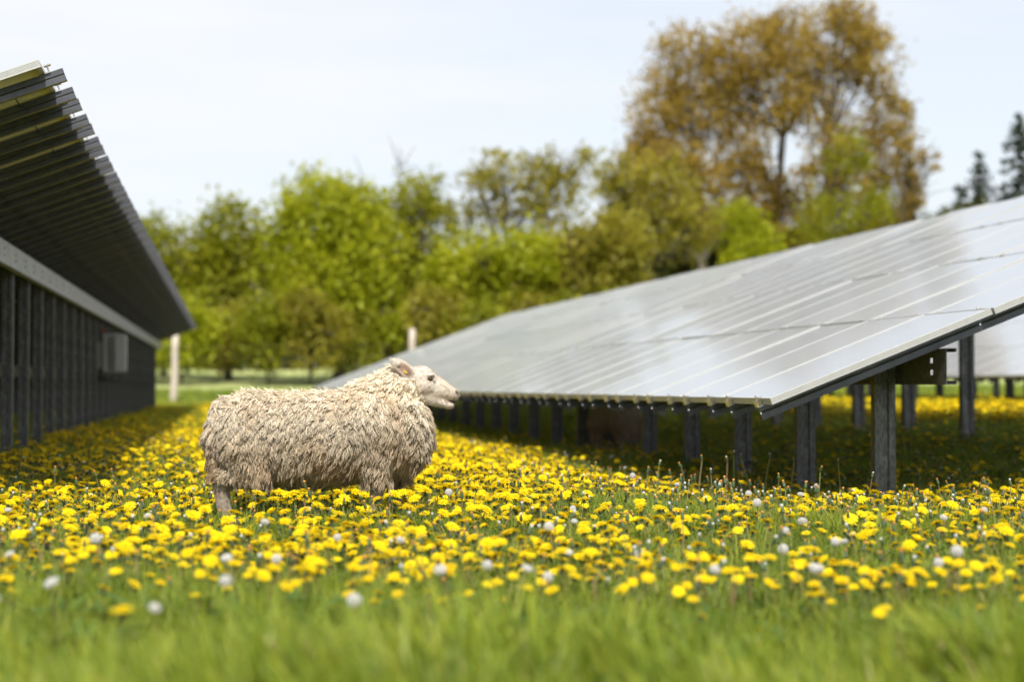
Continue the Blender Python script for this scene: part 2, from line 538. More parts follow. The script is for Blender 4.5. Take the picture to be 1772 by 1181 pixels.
def solar_array(label, x0, y0, z0, cols, yaw, post_step=1.52, first_post=0.9, clamps=True, jboxes=False, cols_from=0, rows=4, XF=1.20, XR=4.98):
    g = gzf(x0, y0)
    root = empty('solar_array', (x0, y0, g), yaw)
    tag(root, label, 'solar array', 'rows of solar arrays')
    h0 = z0 - g
    r = random.Random(int(x0 * 100))
    length = cols * PITCH_Y

    def lz(s, n=0.0):
        return (s * CA - n * SA, s * SA + n * CA)
    mid = MB()
    for j in range(cols_from, cols):
        y = j * PITCH_Y
        for k in range(rows):
            px, pz = lz(k * PS[rows])
            tilt = (r.gauss(0, 0.0028), -ALPHA + r.gauss(0, 0.003), 0)
            p = obj('solar_panel', ME_FRAME, root, (px, y, pz + h0), tilt)
            obj('glass', ME_GLASS, p)
            if jboxes and k >= 1 and j < 16:
                obj('junction_box', ME_JBOX if j else ME_JBOX_END, p)
        for fy in (0.2, 0.79):
            rx, rz = lz(0, -0.0455 - 0.001)
            obj('rail', ME_RAIL[rows], root, (rx, y + fy, rz + h0), ROT)
            px, pz = lz(0)
            if clamps and j < 26:
                obj('end_clamp', ME_CLAMP, root, (px, y + fy, pz + h0), ROT)
            if jboxes and j < 20:
                obj('end_clamp', ME_CLAMP_TOP, root, (px, y + fy, pz + h0), ROT)
            for k in range(1, rows):
                sx, sz = lz(k * PS[rows] - 0.010)
                tf = Matrix.Translation((sx, y + fy, sz + h0)) @ Matrix.Rotation(-ALPHA, 4, 'Y')
                mid.box(-0.022, 0.022, -0.018, 0.018, 0.001, 0.006, 0, tf)
                mid.box(-0.006, 0.006, -0.006, 0.006, 0.006, 0.014, 0, tf)
    o = obj('mid_clamps', mid.mesh('mid_clamps', [M['clamp']]), root)
    o['kind'] = 'stuff'
    under = (0.0465 + RHS[rows] + 0.003) / CA
    zf, zr = h0 + (XF + 0.08) * TA - under, h0 + (XR + 0.0) * TA - under
    y00 = cols_from * PITCH_Y
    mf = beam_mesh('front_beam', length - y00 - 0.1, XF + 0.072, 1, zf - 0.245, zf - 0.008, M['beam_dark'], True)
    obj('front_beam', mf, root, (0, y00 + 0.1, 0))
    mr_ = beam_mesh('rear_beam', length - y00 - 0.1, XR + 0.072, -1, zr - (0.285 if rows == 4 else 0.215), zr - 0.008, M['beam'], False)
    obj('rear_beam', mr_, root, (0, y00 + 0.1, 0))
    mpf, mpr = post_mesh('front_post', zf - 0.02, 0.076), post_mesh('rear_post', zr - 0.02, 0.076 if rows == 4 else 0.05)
    y = first_post
    while y < length - 0.3:
        if y >= y00:
            obj('post', mpf, root, (XF - 0.010, y, 0))
            obj('post', mpr, root, (XR - 0.085, y, 0))
        y += post_step
    return root


arr_right = solar_array('long solar array right of the sheep, tilted glass face turned to the aisle', 3.62, 9.9, 0.68, 42, 0.0)
YAW_L = -math.radians(1.06)
XL_HIGH, YL, ZL_HIGH = -0.88, 9.5, 2.60
arr_left = solar_array('long solar array at the left edge, dark underside and rails overhanging the aisle', XL_HIGH - SLOPE * CA, YL, ZL_HIGH - SLOPE * SA, 41, YAW_L,
                       post_step=1.31, first_post=0.7, clamps=False, jboxes=True, rows=3, XR=3.62)
arr_far = solar_array('next solar array behind, partly seen beneath the right array at the frame edge', 14.35, 9.9, 0.95, 41, 0.0, clamps=False, cols_from=9)

# cable runs under the left array
cbm = MB()
for k, (s, sag) in enumerate(((3.35, 0.05), (3.75, 0.03))):
    pts = []
    for i in range(64):
        y = i * 0.5
        pts.append((s * CA, y, s * SA + (ZL_HIGH - SLOPE * SA) - 0.16 - sag * abs(math.sin(i * 1.57 / 2 + k))))
    cbm.tube(pts, 0.012, 5)
obj('cable', cbm.mesh('cable', [M['cable']], True), arr_left)

# inverter on the left rear posts
inv_y = 18.6
ix = XL_HIGH - (SLOPE * CA - 3.62) - YAW_L * inv_y + 0.02
inv = empty('inverter_box', (ix, YL + inv_y, gzf(ix, YL + inv_y) + 0.2), YAW_L)
inv.scale = (0.8, 0.8, 0.8)
tag(inv, 'light grey inverter box with dangling cables on the left array posts', 'inverter')
b = MB(); b.box(-0.02, 0.46, -0.13, 0.10, 0.98, 1.78)
o_case = obj('casing', b.mesh('casing', [M['casing']]), inv)
bv = o_case.modifiers.new('bevel', 'BEVEL'); bv.width = 0.02; bv.segments = 2
for k in range(5):
    b = MB(); b.box(0.10 + k * 0.032, 0.114 + k * 0.032, -0.165, -0.131, 1.02, 1.74)
    obj('cooling_fin', b.mesh('cooling_fin', [M['casing_dark']]), inv)
b = MB(); b.box(-0.22, -0.06, -0.1, 0.06, 1.05, 1.62); obj('switch_box', b.mesh('switch_box', [M['casing_dark']]), inv)
b = MB(); b.box(-0.05, 0.0, -0.02, 0.02, 1.80, 1.90); obj('bracket', b.mesh('bracket', [M['red']]), inv)
for k in range(4):
    xx = -0.14 + k * 0.15
    b = MB(); b.tube([(xx, -0.03, 0.99), (xx, -0.05, 0.86 - 0.03 * k), (xx - 0.16, -0.08, 0.80), (-0.30, -0.06, 0.95), (-0.33, -0.03, 1.5), (-0.25, 0, 1.95)], 0.016, 6)
    obj('cable', b.mesh('cable', [M['cable']], True), inv)

# ------------------------------------------------------------------ fence
M['old_wood'] = plain('weathered_wood', (0.50, 0.43, 0.37), rough=0.9, var=0.25, scale=9, bump=0.4)
M['wire'] = plain('fence_wire', (0.13, 0.13, 0.12), rough=0.8, metal=0.0, var=0.1)
FY = 60.5
fence = empty('wire_fence', (0, FY, 0))
tag(fence, 'wooden post and square wire mesh fence crossing behind the sheep', 'fence')
fx = [-0.82 + 8.75 * k for k in range(-5, 9)]
for k, x in enumerate(fx):
    g = gzf(x, FY)
    b = MB()
    pts = [(x + random.uniform(-.02, .02) + 0.02 * z, 0, g - 0.4 + z) for z in (0, 0.8, 1.6, 2.4, 3.0)]
    b.tube(pts, [0.13, 0.135, 0.125, 0.12, 0.11], 9)
    obj('post', b.mesh('post', [M['old_wood']], True), fence)
for hz in (0.15, 0.45, 0.8, 1.2, 1.65, 2.1):
    b = MB()
    b.tube([(x, -0.13, gzf(x, FY) + hz) for x in np.linspace(fx[0], fx[-1], 60)], 0.0014, 4)
    obj('wire', b.mesh('wire', [M['wire']]), fence)
b = MB()
for x in np.arange(fx[0], fx[-1], 0.3):
    g = gzf(x, FY)
    b.tube([(x, -0.125, g + 0.1), (x, -0.125, g + 2.1)], 0.0022, 4, caps=False)
o = obj('wire_mesh', b.mesh('wire_mesh', [M['wire']]), fence); o['kind'] = 'stuff'

# ------------------------------------------------------------------ trees
M['bark'] = plain('bark', (0.075, 0.062, 0.045), rough=0.95, var=0.4, scale=6, bump=0.5)
M['bark_grey'] = plain('grey_bark', (0.15, 0.13, 0.11), rough=0.95, var=0.35, scale=6, bump=0.5)
M['lf_lime'] = leafy('lime_leaves', [(0.0, (0.18, 0.21, 0.006)), (0.5, (0.335, 0.36, 0.010)), (1.0, (0.48, 0.475, 0.016))], 0.5, noise=0.35)
M['lf_green'] = leafy('spring_leaves', [(0.0, (0.135, 0.155, 0.008)), (0.5, (0.265, 0.275, 0.012)), (1.0, (0.40, 0.385, 0.02))], 0.5, noise=0.35)
M['lf_olive'] = leafy('olive_leaves', [(0.0, (0.16, 0.15, 0.014)), (0.5, (0.28, 0.25, 0.022)), (1.0, (0.39, 0.345, 0.035))], 0.45, noise=0.3)
M['lf_brown'] = leafy('bronze_buds', [(0.0, (0.18, 0.125, 0.022)), (0.5, (0.345, 0.24, 0.036)), (1.0, (0.48, 0.335, 0.055))], 0.5, noise=0.28)
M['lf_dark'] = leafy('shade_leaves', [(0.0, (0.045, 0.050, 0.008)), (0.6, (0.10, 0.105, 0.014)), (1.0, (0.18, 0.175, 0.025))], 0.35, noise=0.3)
M['needles'] = leafy('needles', [(0.0, (0.012, 0.022, 0.014)), (1.0, (0.045, 0.065, 0.04))], 0.1)


def leaf_cards(cen, size, r):
    """diamond leaf quads with random orientation round given centres"""
    n = len(cen)
    a = r.normal(size=(n, 3)); a /= np.linalg.norm(a, axis=1, keepdims=True)
    t = r.normal(size=(n, 3)); b = np.cross(a, t); b /= np.linalg.norm(b, axis=1, keepdims=True)
    s = (size * r.uniform(0.6, 1.35, n))[:, None]
    v = np.stack([cen - a * s * 0.62, cen - b * s * 0.36, cen + a * s * 0.62, cen + b * s * 0.36], 1).reshape(-1, 3)
    f = np.arange(4 * n).reshape(n, 4)
    return v, f


def crown_points(lobes, n, r, clump=0.28, shell=0.55):
    vol = np.array([l[1][0] * l[1][2] for l in lobes]); vol = vol / vol.sum()
    out = []
    for (c, rad), w in zip(lobes, vol):
        k = int(n * w)
        nc = max(6, int(k / 26))
        d = r.normal(size=(nc, 3)); d /= np.linalg.norm(d, axis=1, keepdims=True)
        rr = (shell + (1 - shell) * r.random(nc)) * r.uniform(0.45, 1.06, nc) ** 0.5
        cc = np.array(c) + d * rr[:, None] * np.array(rad)
        idx = r.integers(0, nc, k)
        sc = clump * np.mean(rad) ** 0.5
        out.append(cc[idx] + r.normal(size=(k, 3)) * sc * r.uniform(0.5, 1.2, nc)[idx][:, None])
    return np.concatenate(out)


def tree(name, label, cat, d, base_u, lobes_px, n, leaf, mat, trunk_r=0.2, bark='bark', group=None, seed=1, twigs=40, lean=0.0, clump=0.28, twig_len=1.0, fat=1.2):
    r = np.random.default_rng(seed)
    base = pix(base_u, 640, d)
    bx, by = base.x, base.y
    g = gzf(bx, by)
    root = empty(name, (bx, by, g))
    tag(root, label, cat, group)
    o3 = Vector((bx, by, g))
    lobes = []
    for (u, v, ru, rv) in lobes_px:
        c = pix(u, v, d + r.uniform(-1, 1) * ru / FPX * d * 0.4) - o3
        k = d / FPX
        k *= fat
        lobes.append((tuple(c), (ru * k, ru * k * 0.85, rv * k)))
    b = MB()
    top = max(lobes, key=lambda l: l[0][2] + l[1][2])
    th = top[0][2] + top[1][2] * 0.4
    tpts, trad = [], []
    for i in range(7):
        t = i / 6
        tpts.append((top[0][0] * t ** 1.4 + r.normal() * 0.07 * t * 2 + lean * math.sin(t * 3), top[0][1] * t ** 1.4, -0.3 + (th + 0.3) * t))
        trad.append(trunk_r * (1 - 0.86 * t) * (1.3 if i == 0 else 1))
    b.tube(tpts, trad, 8)
    ends = []
    for c, rad in lobes:
        for _ in range(4):
            e = np.array(c) + r.normal(size=3) * np.array(rad) * 0.45
            i0 = int(np.clip(round(6 * (e[2] - 0.35 * rad[2] - 0.5) / max(th, 0.1) * 0.75), 1, 5))
            s = np.array(tpts[i0])
            m1 = s * 0.5 + e * 0.5 + r.normal(size=3) * 0.2 + np.array([0, 0, -0.12 * np.linalg.norm(e - s)])
            b.tube([s, m1, e], [trad[i0] * 0.5, trunk_r * 0.22, trunk_r * 0.08], 5, caps=False)
            ends.append((m1, e))
    for _ in range(twigs):
        m1, e = ends[r.integers(0, len(ends))]
        s = m1 + (e - m1) * r.random()
        dv = r.normal(size=3); dv[2] = abs(dv[2]) * 0.9 + 0.15; dv /= np.linalg.norm(dv)
        ln = r.uniform(0.8, 2.0) * twig_len
        b.tube([s, s + dv * ln * 0.5 + r.normal(size=3) * 0.1, s + dv * ln], [0.035, 0.022, 0.008], 4, caps=False)
    obj('trunk', b.mesh('trunk', [M[bark]], True), root)
    v, f = leaf_cards(crown_points(lobes, int(n * 1.45), r, clump), leaf, r)
    v[:, 2] = np.maximum(v[:, 2], 0.15)
    obj('crown', mesh_from('crown', v, f, [M[mat]]), root)
    return root


G1 = 'trees along the field edge'
tree('leafy_tree', 'low yellow green tree just right of the left array end', 'tree', 84, 285, [(270, 440, 60, 70), (300, 520, 70, 70), (250, 540, 60, 70)], 5200, .24, 'lf_green', .16, group=G1, seed=11)
tree('leafy_tree', 'round dull green tree second from the left array', 'tree', 82, 395, [(400, 420, 62, 65), (360, 470, 55, 70), (430, 510, 60, 75), (380, 545, 70, 55)], 8000, .24, 'lf_green', .2, group=G1, seed=12)
tree('maple_tree', 'tall bright lime green tree, fullest crown above the sheep', 'tree', 80, 588, [(560, 375, 78, 68), (630, 400, 60, 70), (510, 450, 55, 75), (600, 480, 90, 75), (540, 540, 80, 55), (650, 530, 55, 55)], 16000, .25, 'lf_lime', .3, 'bark_grey', group=G1, seed=13)
tree('airy_tree', 'thin leaved green tree right of the bright lime one', 'tree', 83, 715, [(715, 350, 55, 48), (690, 430, 50, 60), (755, 400, 40, 60), (720, 500, 60, 60)], 4600, .22, 'lf_green', .18, group=G1, seed=14, twigs=90)
tree('airy_tree', 'tall sparse tree with sky showing through above the sheep head', 'tree', 84, 880, [(870, 300, 70, 48), (930, 330, 62, 55), (830, 330, 42, 48), (905, 375, 50, 30), (985, 350, 40, 55), (800, 380, 40, 40), (1010, 290, 30, 40), (950, 290, 40, 35)], 2900, .22, 'lf_olive', .18, group=G1, seed=15, twigs=140)
tree('round_tree', 'lower yellow green tree beneath the sparse crown', 'tree', 79, 850, [(830, 470, 70, 65), (900, 460, 65, 60), (780, 500, 50, 60), (860, 540, 80, 45)], 8000, .24, 'lf_lime', .18, group=G1, seed=16)
tree('round_tree', 'olive green tree between sparse crown and bronze trees', 'tree', 81, 1010, [(990, 450, 70, 60), (1060, 430, 60, 65), (950, 500, 60, 55), (1030, 510, 80, 50)], 8500, .24, 'lf_olive', .18, group=G1, seed=17)
tree('airy_tree', 'sparse olive tree at the left foot of the bronze trees', 'tree', 88, 1120, [(1085, 320, 45, 60), (1150, 330, 60, 60), (1110, 390, 60, 50), (1200, 390, 55, 55)], 3600, .24, 'lf_olive', .2, group=G1, seed=18, twigs=120)
G2 = 'bronze trees behind the right array'
tree('bronze_tree', 'leftmost tall bronze leaved tree behind the right array', 'tree', 98, 1215, [(1180, 110, 62, 66), (1140, 200, 55, 75), (1205, 200, 55, 70), (1160, 290, 60, 50), (1230, 330, 45, 70), (1250, 120, 40, 60), (1170, 360, 60, 50), (1120, 270, 50, 60), (1095, 330, 45, 50)], 11500, .22, 'lf_brown', .34, 'bark_grey', G2, 21, 160, 0.3)
tree('bronze_tree', 'middle bronze leaved tree, broad top near the frame top', 'tree', 100, 1330, [(1300, 85, 65, 60), (1350, 150, 62, 70), (1285, 250, 50, 60), (1320, 340, 60, 70), (1370, 60, 50, 50), (1270, 170, 45, 50), (1370, 380, 55, 60), (1260, 400, 50, 40)], 13000, .22, 'lf_brown', .36, 'bark_grey', G2, 22, 160)
tree('bronze_tree', 'tallest bronze leaved tree touching the frame top', 'tree', 96, 1440, [(1455, 70, 66, 70), (1510, 110, 55, 80), (1410, 190, 45, 50), (1490, 280, 65, 80), (1550, 330, 45, 75), (1440, 390, 80, 50), (1545, 200, 40, 60), (1420, 300, 50, 60), (1520, 400, 60, 50), (1400, 110, 40, 50), (1470, 25, 45, 30)], 13000, .22, 'lf_brown', .38, 'bark_grey', G2, 23, 220, -0.5)
tree('leafy_tree', 'small fresh green tree in front of the tallest bronze trunk', 'tree', 90, 1460, [(1465, 270, 45, 40), (1430, 380, 60, 45), (1500, 370, 50, 50)], 1900, .22, 'lf_green', .14, group=G2, seed=24)
tree('leafy_bush', 'bright green bush at the foot of the middle bronze tree', 'bush', 86, 1290, [(1290, 390, 45, 35), (1300, 430, 50, 40)], 2200, .22, 'lf_lime', .1, group=G2, seed=25, twigs=10)
tree('bare_tree', 'thin nearly bare tree with upswept branch right of the bronze trees', 'tree', 92, 1585, [(1575, 290, 22, 60), (1605, 280, 30, 18), (1580, 350, 20, 40), (1565, 230, 20, 60)], 1000, .2, 'lf_brown', .16, 'bark', G2, 26, 120, 0.0, 0.2)


def conifer(label, u, vtop, d, w, seed):
    r = np.random.default_rng(seed)
    base = pix(u, 640, d); g = gzf(base.x, base.y)
    root = empty('spruce_tree', (base.x, base.y, g))
    tag(root, label, 'tree', 'dark spruces beyond the right array')
    H = HC + (HOR - vtop) / FPX * d - g
    W = w / FPX * d
    b = MB(); b.tube([(0, 0, -0.3), (0.05, 0, H * 0.5), (0, 0, H)], [0.3, 0.17, 0.02], 7)
    cen = []
    z = 1.0
    while z < H - 0.2:
        R = W * (1 - z / H) ** 0.8 + 0.12
        for k in range(9):
            a = r.uniform(0, 2 * PI); L = R * r.uniform(0.65, 1.15)
            p0 = np.array([0, 0, z]); p1 = np.array([math.cos(a) * L, math.sin(a) * L, z - 0.18 * L + r.normal() * 0.1])
            b.tube([p0, p0 * 0.5 + p1 * 0.5 + np.array([0, 0, 0.05]), p1], [0.04, 0.03, 0.01], 4, caps=False)
            m = max(3, int(L * 16))
            t = r.uniform(0.12, 1.05, m)[:, None]
            cen.append(p0 + (p1 - p0) * t + r.normal(size=(m, 3)) * np.array([.13, .13, .09]))
        z += 0.42 + 0.1 * r.random()
    obj('trunk', b.mesh('trunk', [M['bark']], True), root)
    v, f = leaf_cards(np.concatenate(cen), 0.26, r)
    obj('crown', mesh_from('crown', v, f, [M['needles']]), root)


conifer('dark spruce with a bare spire tip left of the frame edge', 1697, 258, 95, 75, 31)
conifer('tall dark spruce cut by the right frame edge', 1768, 190, 92, 120, 32)
conifer('short dark spruce, lowest of the three above the panels', 1664, 315, 97, 70, 33)
tree('brown_bush', 'low brown bush above the panels left of the spruces', 'bush', 90, 1640, [(1640, 385, 40, 18), (1690, 380, 40, 20)], 1500, .22, 'lf_dark', .08, group=G2, seed=34, twigs=10)

# shrubs under the trees, each one a bush
us = list(range(232, 1120, 74))
kinds = ['lf_green', 'lf_lime', 'lf_olive', 'lf_green', 'lf_olive']
for k, u in enumerate(us):
    rr = random.Random(k)
    where = 'left of the far fence post' if u < 300 else 'behind the far fence, number %d from the left array' % (k + 1)
    words = ['dull green', 'yellow green', 'olive', 'mid green', 'brownish olive'][k % 5]
    ordw = ['first', 'second', 'third', 'fourth', 'fifth', 'sixth', 'seventh', 'eighth', 'ninth', 'tenth', 'eleventh', 'twelfth'][min(k, 11)]
    tree('hedge_bush', '%s hedge bush under the trees, %s from the left array' % (words, ordw), 'bush', 77 + rr.uniform(-2, 3), u + 10,
         [(u, 560 + rr.uniform(-15, 15), 48, 46), (u + 34, 575, 42, 40), (u + 8, 610, 46, 26)], 3000, .22, kinds[k % 5], .07, group='hedge bushes under the trees', seed=50 + k, twigs=12)

# the wood behind reads as one mass
r = np.random.default_rng(90)
vv, ff = [], 0
cen = []
for k in range(70):
    u = r.uniform(150, 1900); d = r.uniform(98, 125)
    top = np.interp(u, [150, 330, 500, 900, 1080, 1300, 1600, 1660, 1900], [430, 440, 420, 440, 420, 380, 400, 560, 520])
    n = 1000
    uu = u + r.normal(size=n) * 45; vvv = top + 10 + np.where(r.random(n) < .4, np.abs(r.normal(size=n)) * 80, r.random(n) * (650 - top))
    for a_, b_ in zip(uu, np.minimum(vvv, 652)):
        p = pix(a_, b_, d + r.normal() * 2)
        cen.append((p.x, p.y, p.z))
cen = np.array(cen)
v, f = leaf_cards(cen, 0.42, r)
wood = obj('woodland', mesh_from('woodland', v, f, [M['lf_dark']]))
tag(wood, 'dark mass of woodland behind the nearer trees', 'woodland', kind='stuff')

# ------------------------------------------------------------------ sheep
def surface_nets(F, org, h):
    S = F < 0
    nx, ny, nz = F.shape
    corners = [(i, j, k) for i in (0, 1) for j in (0, 1) for k in (0, 1)]
    cnt = np.zeros((nx - 1, ny - 1, nz - 1), dtype=np.int8)
    for i, j, k in corners:
        cnt += S[i:nx - 1 + i, j:ny - 1 + j, k:nz - 1 + k]
    act = np.argwhere((cnt > 0) & (cnt < 8))
    idx = -np.ones(cnt.shape, dtype=np.int64)
    idx[act[:, 0], act[:, 1], act[:, 2]] = np.arange(len(act))
    vals = np.stack([F[act[:, 0] + i, act[:, 1] + j, act[:, 2] + k] for i, j, k in corners], 1)
    acc = np.zeros((len(act), 3)); num = np.zeros(len(act))
    for a in range(8):
        for b in range(a + 1, 8):
            ca, cb = np.array(corners[a]), np.array(corners[b])
            if np.abs(ca - cb).sum() != 1: continue
            fa, fb = vals[:, a], vals[:, b]
            m = (fa < 0) != (fb < 0)
            t = np.where(m, fa / np.where(m, fa - fb, 1), 0)
            acc += np.where(m[:, None], ca + t[:, None] * (cb - ca), 0)
            num += m
    verts = org + h * (act + acc / num[:, None])
    quads = []
    for ax in range(3):
        sl0 = [slice(None)] * 3; sl1 = [slice(None)] * 3
        sl0[ax] = slice(0, -1); sl1[ax] = slice(1, None)
        A, B = S[tuple(sl0)], S[tuple(sl1)]
        o1, o2 = (ax + 1) % 3, (ax + 2) % 3
        e = np.argwhere(A != B)
        lim = np.array(idx.shape)
        ok = (e[:, o1] > 0) & (e[:, o2] > 0) & (e[:, o1] < lim[o1]) & (e[:, o2] < lim[o2])
        e = e[ok]
        q = []
        for d1, d2 in ((-1, -1), (0, -1), (0, 0), (-1, 0)):
            c = e.copy(); c[:, o1] += d1; c[:, o2] += d2
            q.append(idx[c[:, 0], c[:, 1], c[:, 2]])
        q = np.stack(q, 1)
        flip = ~A[e[:, 0], e[:, 1], e[:, 2]]
        q[flip] = q[flip][:, ::-1]
        quads.append(q)
    return verts, np.concatenate(quads)


class SDF:
    def __init__(s, lo, hi, h):
        s.lo, s.h = np.array(lo, float), h
        s.n = np.ceil((np.array(hi) - s.lo) / h).astype(int) + 1
        s.F = np.full(s.n, 1.0, dtype=np.float32)

    def _sub(s, lo, hi):
        a = np.clip(np.floor((np.array(lo) - s.lo) / s.h).astype(int), 0, s.n - 1)
        b = np.clip(np.ceil((np.array(hi) - s.lo) / s.h).astype(int) + 1, 1, s.n)
        ax = [s.lo[i] + s.h * np.arange(a[i], b[i]) for i in range(3)]
        return (slice(a[0], b[0]), slice(a[1], b[1]), slice(a[2], b[2])), np.meshgrid(*ax, indexing='ij', sparse=True)

    def put(s, sl, d, k, cut):
        f = s.F[sl]
        d = d.astype(np.float32)
        if cut:
            d = -d; hh = np.clip(0.5 - 0.5 * (f - d) / k, 0, 1)
            s.F[sl] = f + (d - f) * hh + k * hh * (1 - hh)
        else:
            hh = np.clip(0.5 + 0.5 * (f - d) / k, 0, 1)
            s.F[sl] = f + (d - f) * hh - k * hh * (1 - hh)

    def cone(s, a, ra, b, rb, k=0.03, ys=1.0, cut=False):
        a, b = np.array(a, float), np.array(b, float)
        m = max(ra, rb) * max(1, ys) + 2 * k + 0.03
        sl, (X, Y, Z) = s._sub(np.minimum(a, b) - m, np.maximum(a, b) + m)
        ab = b - a; ab2 = ab.copy(); ab2[1] /= ys
        px, py, pz = X - a[0], (Y - a[1]) / ys, Z - a[2]
        t = np.clip((px * ab2[0] + py * ab2[1] + pz * ab2[2]) / (ab2 @ ab2), 0, 1)
        d = np.sqrt((px - t * ab2[0]) ** 2 + (py - t * ab2[1]) ** 2 + (pz - t * ab2[2]) ** 2) - (ra + (rb - ra) * t)
        s.put(sl, d, k, cut)

    def ell(s, c, r, k=0.03, rot=None, cut=False):
        c, r = np.array(c, float), np.array(r, float)
        m = max(r) + 2 * k + 0.03
        sl, (X, Y, Z) = s._sub(c - m, c + m)
        P = [X - c[0], Y - c[1], Z - c[2]]
        if rot is not None:
            R = np.array(rot)
            P = [R[i, 0] * P[0] + R[i, 1] * P[1] + R[i, 2] * P[2] for i in range(3)]
        k0 = np.sqrt(sum((p / q) ** 2 for p, q in zip(P, r)))
        k1 = np.sqrt(sum((p / q ** 2) ** 2 for p, q in zip(P, r))) + 1e-6
        s.put(sl, k0 * (k0 - 1) / k1, k, cut)


def ear_axes(sy):
    a = np.array([-0.76, 0.26 * sy, 0.62]); a /= np.linalg.norm(a)          # along the ear
    nrm = np.array([0.30, 0.92 * sy, 0.02]); nrm -= a * (nrm @ a); nrm /= np.linalg.norm(nrm)   # inside of the cup faces out
    return np.stack([a, np.cross(nrm, a), nrm])


def sheep_body():
    S = SDF((-0.76, -0.36, -0.03), (0.82, 0.36, 0.99), 0.0062)
    S.cone((-.39, 0, .503), .203, (.30, 0, .512), .205, .04, 1.02)
    S.ell((-.05, 0, .43), (.44, .225, .185), .05)
    S.ell((-.41, 0, .505), (.165, .205, .20), .05)
    S.ell((.32, 0, .515), (.20, .205, .195), .05)
    S.ell((.455, 0, .505), (.125, .165, .19), .06)
    S.cone((.27, 0, .63), .160, (.430, 0, .760), .105, .06)
    # skull, face, muzzle, jaw
    S.cone((.478, 0, .795), .062, (.545, 0, .803), .066, .03)
    S.cone((.540, 0, .806), .064, (.705, 0, .722), .038, .025, 0.95)
    S.ell((.592, 0, .735), (.092, .052, .068), .03)
    S.cone((.685, 0, .725), .036, (.718, 0, .716), .031, .012, 1.05)
    S.cone((.60, 0, .694), .040, (.692, 0, .661), .0225, .010, 1.1)
    S.ell((.700, 0, .655), (.020, .022, .016), .012)
    S.cone((.684, 0, .689), .002, (.765, 0, .673), .0075, .004, 3.5, cut=True)
    for sy in (-1, 1):
        S.ell((.588, .052 * sy, .826), (.030, .016, .010), .014)             # brow
        S.ell((.560, .050 * sy, .765), (.045, .020, .030), .03)              # cheek
        S.ell((.592, .068 * sy, .803), (.017, .013, .009), .006, cut=True)   # eye socket
        S.ell((.742, .021 * sy, .727), (.012, .010, .008), .006, cut=True)   # nostril
        R = ear_axes(sy)
        cen = np.array([.448, .092 * sy, .858])
        S.cone((.505, .050 * sy, .812), .026, (.470, .078 * sy, .842), .020, .015)
        S.ell(cen, (.086, .036, .013), .008, R)
        S.ell(cen + R[2] * .013 + R[0] * .002, (.070, .026, .012), .006, R, cut=True)
    # legs: thigh, stifle, hock, cannon, hoof; front: shoulder, knee, cannon, hoof
    for sy, ox in ((-1, 0.0), (1, -.045)):
        y = .125 * sy
        S.cone((-.42 + ox, y, .42), .12, (-.37 + ox, y, .29), .085, .05)
        S.cone((-.38 + ox, y, .30), .09, (-.530 + ox, y, .245), .055, .03)
        S.cone((-.545 + ox, y, .237), .047, (-.522 + ox, y, .075), .037, .015)
        S.cone((-.522 + ox, y, .085), .032, (-.497 + ox, y, .040), .035, .012)
        S.cone((-.492 + ox, y - .014, .018), .024, (-.462 + ox, y - .014, .012), .017, .004)
        S.cone((-.492 + ox, y + .014, .018), .024, (-.462 + ox, y + .014, .012), .017, .004)
        fx_ = .30 if sy < 0 else .39
        y = .11 * sy
        S.cone((fx_, y, .38), .085, (fx_ + .005, y, .23), .048, .04)
        S.cone((fx_ + .005, y, .23), .044, (fx_, y, .07), .027, .015)
        S.cone((fx_, y, .075), .029, (fx_ + .02, y, .035), .032, .01)
        S.cone((fx_ + .025, y - .013, .016), .022, (fx_ + .052, y - .013, .011), .016, .004)
        S.cone((fx_ + .025, y + .013, .016), .022, (fx_ + .052, y + .013, .011), .016, .004)
    for sy in (-1, 1):
        S.cone((-.16, .258 * sy, .48), .022, (-.165, .225 * sy, .22), .044, .03, cut=True)
        S.cone((.13, .262 * sy, .46), .018, (.14, .228 * sy, .22), .038, .03, cut=True)
        S.cone((.385, .215 * sy, .70), .026, (.515, .175 * sy, .42), .036, .025, cut=True)
        S.cone((.470, .165 * sy, .66), .018, (.575, .115 * sy, .46), .022, .02, cut=True)
        S.cone((-.34, .255 * sy, .46), .012, (-.30, .24 * sy, .27), .020, .03, cut=True)
        S.cone((.418, .105 * sy, .884), .016, (.386, .113 * sy, .912), .005, .006)
    S.cone((-.545, -.06, .63), .046, (-.590, -.09, .47), .042, .025)
    S.cone((-.590, -.09, .47), .041, (-.565, -.09, .315), .028, .02)
    return surface_nets(S.F, S.lo, S.h)


def hash_noise(p, s):
    """smooth value noise from summed sines"""
    x, y, z = (p * s).T
    return (np.sin(x + 1.7 * np.sin(y * 1.1)) + np.sin(y * 1.3 + 1.3 * np.sin(z * .9)) + np.sin(z * 1.2 + 1.5 * np.sin(x * .8))) / 3


def wool_mask(p):
    x, y, z = p.T
    bare = ((x - .482) * .894 + (z - .85) * .447 > 0) & (z > .6)
    ear = (np.abs(y) > .075) & (z > .80) & (x > .36) & (x + .9 * z > 1.155)
    m = ~bare & ~ear & (z > .235 - .01 * (np.abs(y) < .08))
    leg = (z < .25) & ((x < -.47) | ((x > .22) & (x < .48) & (np.abs(y) > .05)))
    tail = (x < -.55) & (z > .29)
    return (m & ~leg) | tail


